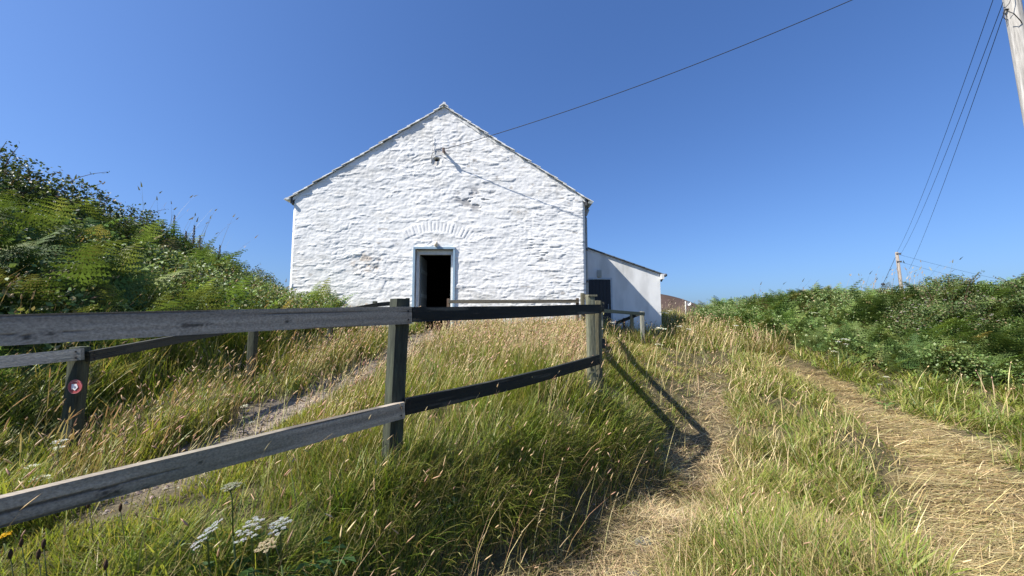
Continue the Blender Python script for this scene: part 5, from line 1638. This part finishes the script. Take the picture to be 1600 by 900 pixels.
# tall wispy grasses on the skylines
def wisps():
    pts = []
    def addw(x0, x1, y0, y1, n, h0, h1):
        for i in range(n):
            x_ = random.uniform(x0, x1); y_ = random.uniform(y0, y1)
            pts.append((x_, y_, random.uniform(h0, h1)))
    addw(10.2, 12.6, 10.4, 11.8, 60, 1.0, 1.6); addw(-8.3, -7.4, 7.8, 9.6, 26, 1.2, 1.9); addw(-9, -7.5, 4.6, 6.5, 10, 0.9, 1.3)
    addw(-7.2, -6.2, 10.6, 12, 40, 0.5, 0.95); addw(5.5, 8.4, 15, 18, 120, 0.5, 0.9); addw(8, 10, 12, 13.4, 14, 1.0, 1.35)
    a = np.array(pts); n = len(a)
    z = height(a[:, 0], a[:, 1])
    az = rng.normal(0.2, 0.8, n)
    kc = pick(n, [(0.28, 0.22, 0.14), (0.20, 0.15, 0.10), (0.16, 0.15, 0.07)], [0.4, 0.3, 0.3])
    V, Q, T, K, tip, d = blades(np.stack([a[:, 0], a[:, 1], z], -1), a[:, 2], np.full(n, 0.010), az, rng.uniform(0, 0.25, n), rng.uniform(0.2, 0.9, n), kc, kc, 4)
    L = rng.uniform(0.08, 0.16, n)
    V2, Q2, T2, K2, _, _ = blades(tip - d * (L * 0.5)[:, None], L, np.full(n, 0.028), az, rng.uniform(0.3, 0.9, n), rng.uniform(0.2, 0.6, n), kc, kc, 2)
    return [(V, Q, T, K), (V2, Q2, T2, K2)]
block('tall_grass', wisps(), M_straw, 'wispy tall grass stems standing against the sky on the banks')

# flat grey stones in the left rut and a clod of dead grass
SL = ['flat grey stone, nearest one in the left rut', 'flat grey stone beside the nearest one in the left rut', 'half buried pale stone in the middle of the left rut', 'small grey stone at the edge of the left rut']
for i, (px, py, rr_) in enumerate(((990, 846, 0.06), (952, 838, 0.05), (1005, 815, 0.07), (1010, 868, 0.03))):
    d = ray(px, py); t_ = (0.0 - CAMZ) / d.z; q = Vector((d.x * t_, d.y * t_, 0)); q.z = hz(q.x, q.y)
    s = Soup(); n_ = 12; V_ = []
    for (f, zz) in ((1.0, -0.03), (0.95, 0.006), (0.7, 0.014)):
        for k in range(n_):
            a = 2 * math.pi * k / n_; j = 1 + 0.25 * math.sin(3 * a + i * 2) + 0.12 * math.sin(7 * a + i)
            V_.append((rr_ * f * j * math.cos(a), rr_ * 0.75 * f * j * math.sin(a), zz))
    V_.append((0, 0, 0.016))
    s.add(V_, [(j * n_ + k, j * n_ + (k + 1) % n_, (j + 1) * n_ + (k + 1) % n_, (j + 1) * n_ + k) for j in range(2) for k in range(n_)], [(2 * n_ + k, 2 * n_ + (k + 1) % n_, 3 * n_) for k in range(n_)], (0.115, 0.115, 0.11))
    o = s.build('stone', M_stone, None, True); o.location = q
    tag(o, SL[i], 'stone', 'stones in the rut')

# broad leaved weeds at the foot of the bank and on the verges
def weed(x, y, n_, L, label, seed, K=(0.12, 0.20, 0.045)):
    g = np.random.default_rng(seed); z = hz(x, y)
    E = empty('dock_plant', (x, y, z), label, 'weed', 'broad leaved docks')
    for i in range(n_):
        a = 6.283 * i / n_ + g.uniform(-0.4, 0.4); l_ = L * g.uniform(0.6, 1.15); wd = l_ * g.uniform(0.14, 0.22); up = g.uniform(0.5, 1.15)
        d = np.array([math.cos(a), math.sin(a)]); p = np.array([-d[1], d[0]])
        V_ = []; kq = np.array(K) * g.uniform(0.75, 1.3)
        m = 8
        for j in range(m + 1):
            t = j / m; th = up - 1.5 * t * g.uniform(0.9, 1.1) * 0.9
            r_ = l_ * (t * 0.75); zz = l_ * (up * t * 0.95 - 0.85 * t * t) + 0.03
            w_ = wd * (math.sin(min(1, t * 1.25) * 3.1) ** 0.7 if 0.04 < t < 0.79 else 0.10 * (1 - t) + 0.02) * 0.5 + 0.002
            wv = 0.012 * math.sin(9 * t + i)
            V_ += [(*(d * r_ - p * w_), zz + 0.25 * w_ + wv), (*(d * r_), zz), (*(d * r_ + p * w_), zz + 0.25 * w_ - wv)]
        Q_ = []
        for j in range(m):
            for q in (0, 1): Q_.append((3 * j + q, 3 * j + q + 1, 3 * j + q + 4, 3 * j + q + 3))
        s = Soup(); s.add(V_, Q_, None, kq); s.build('leaf', M_leaf, E, True)
def gpt(px, py):
    d = ray(px, py); t = 0.5
    while t < 30:
        q = Vector((0, 0, CAMZ)) + d * t
        if q.z < hz(q.x, q.y): break
        t += 0.02
    return q
for i, (px, py, n_, L, lab) in enumerate(((470, 905, 7, 0.26, 'broad leaved dock at the bottom of the picture, in grass below the posts'), (560, 880, 6, 0.20, 'smaller dock right of the one at the bottom edge'),
        (690, 800, 6, 0.20, 'dock hidden in the long grass of the bank under the black rails'), (300, 905, 7, 0.24, 'dock under the tilted white umbel'),
        (1385, 640, 6, 0.30, 'dock on the verge between straw rut and bracken'), (1240, 800, 5, 0.17, 'small dock in the grass strip between the ruts'), (1545, 655, 6, 0.30, 'dock on the verge near the right edge'))):
    q = gpt(px, py); weed(q.x, q.y, n_, L, lab, 300 + i)
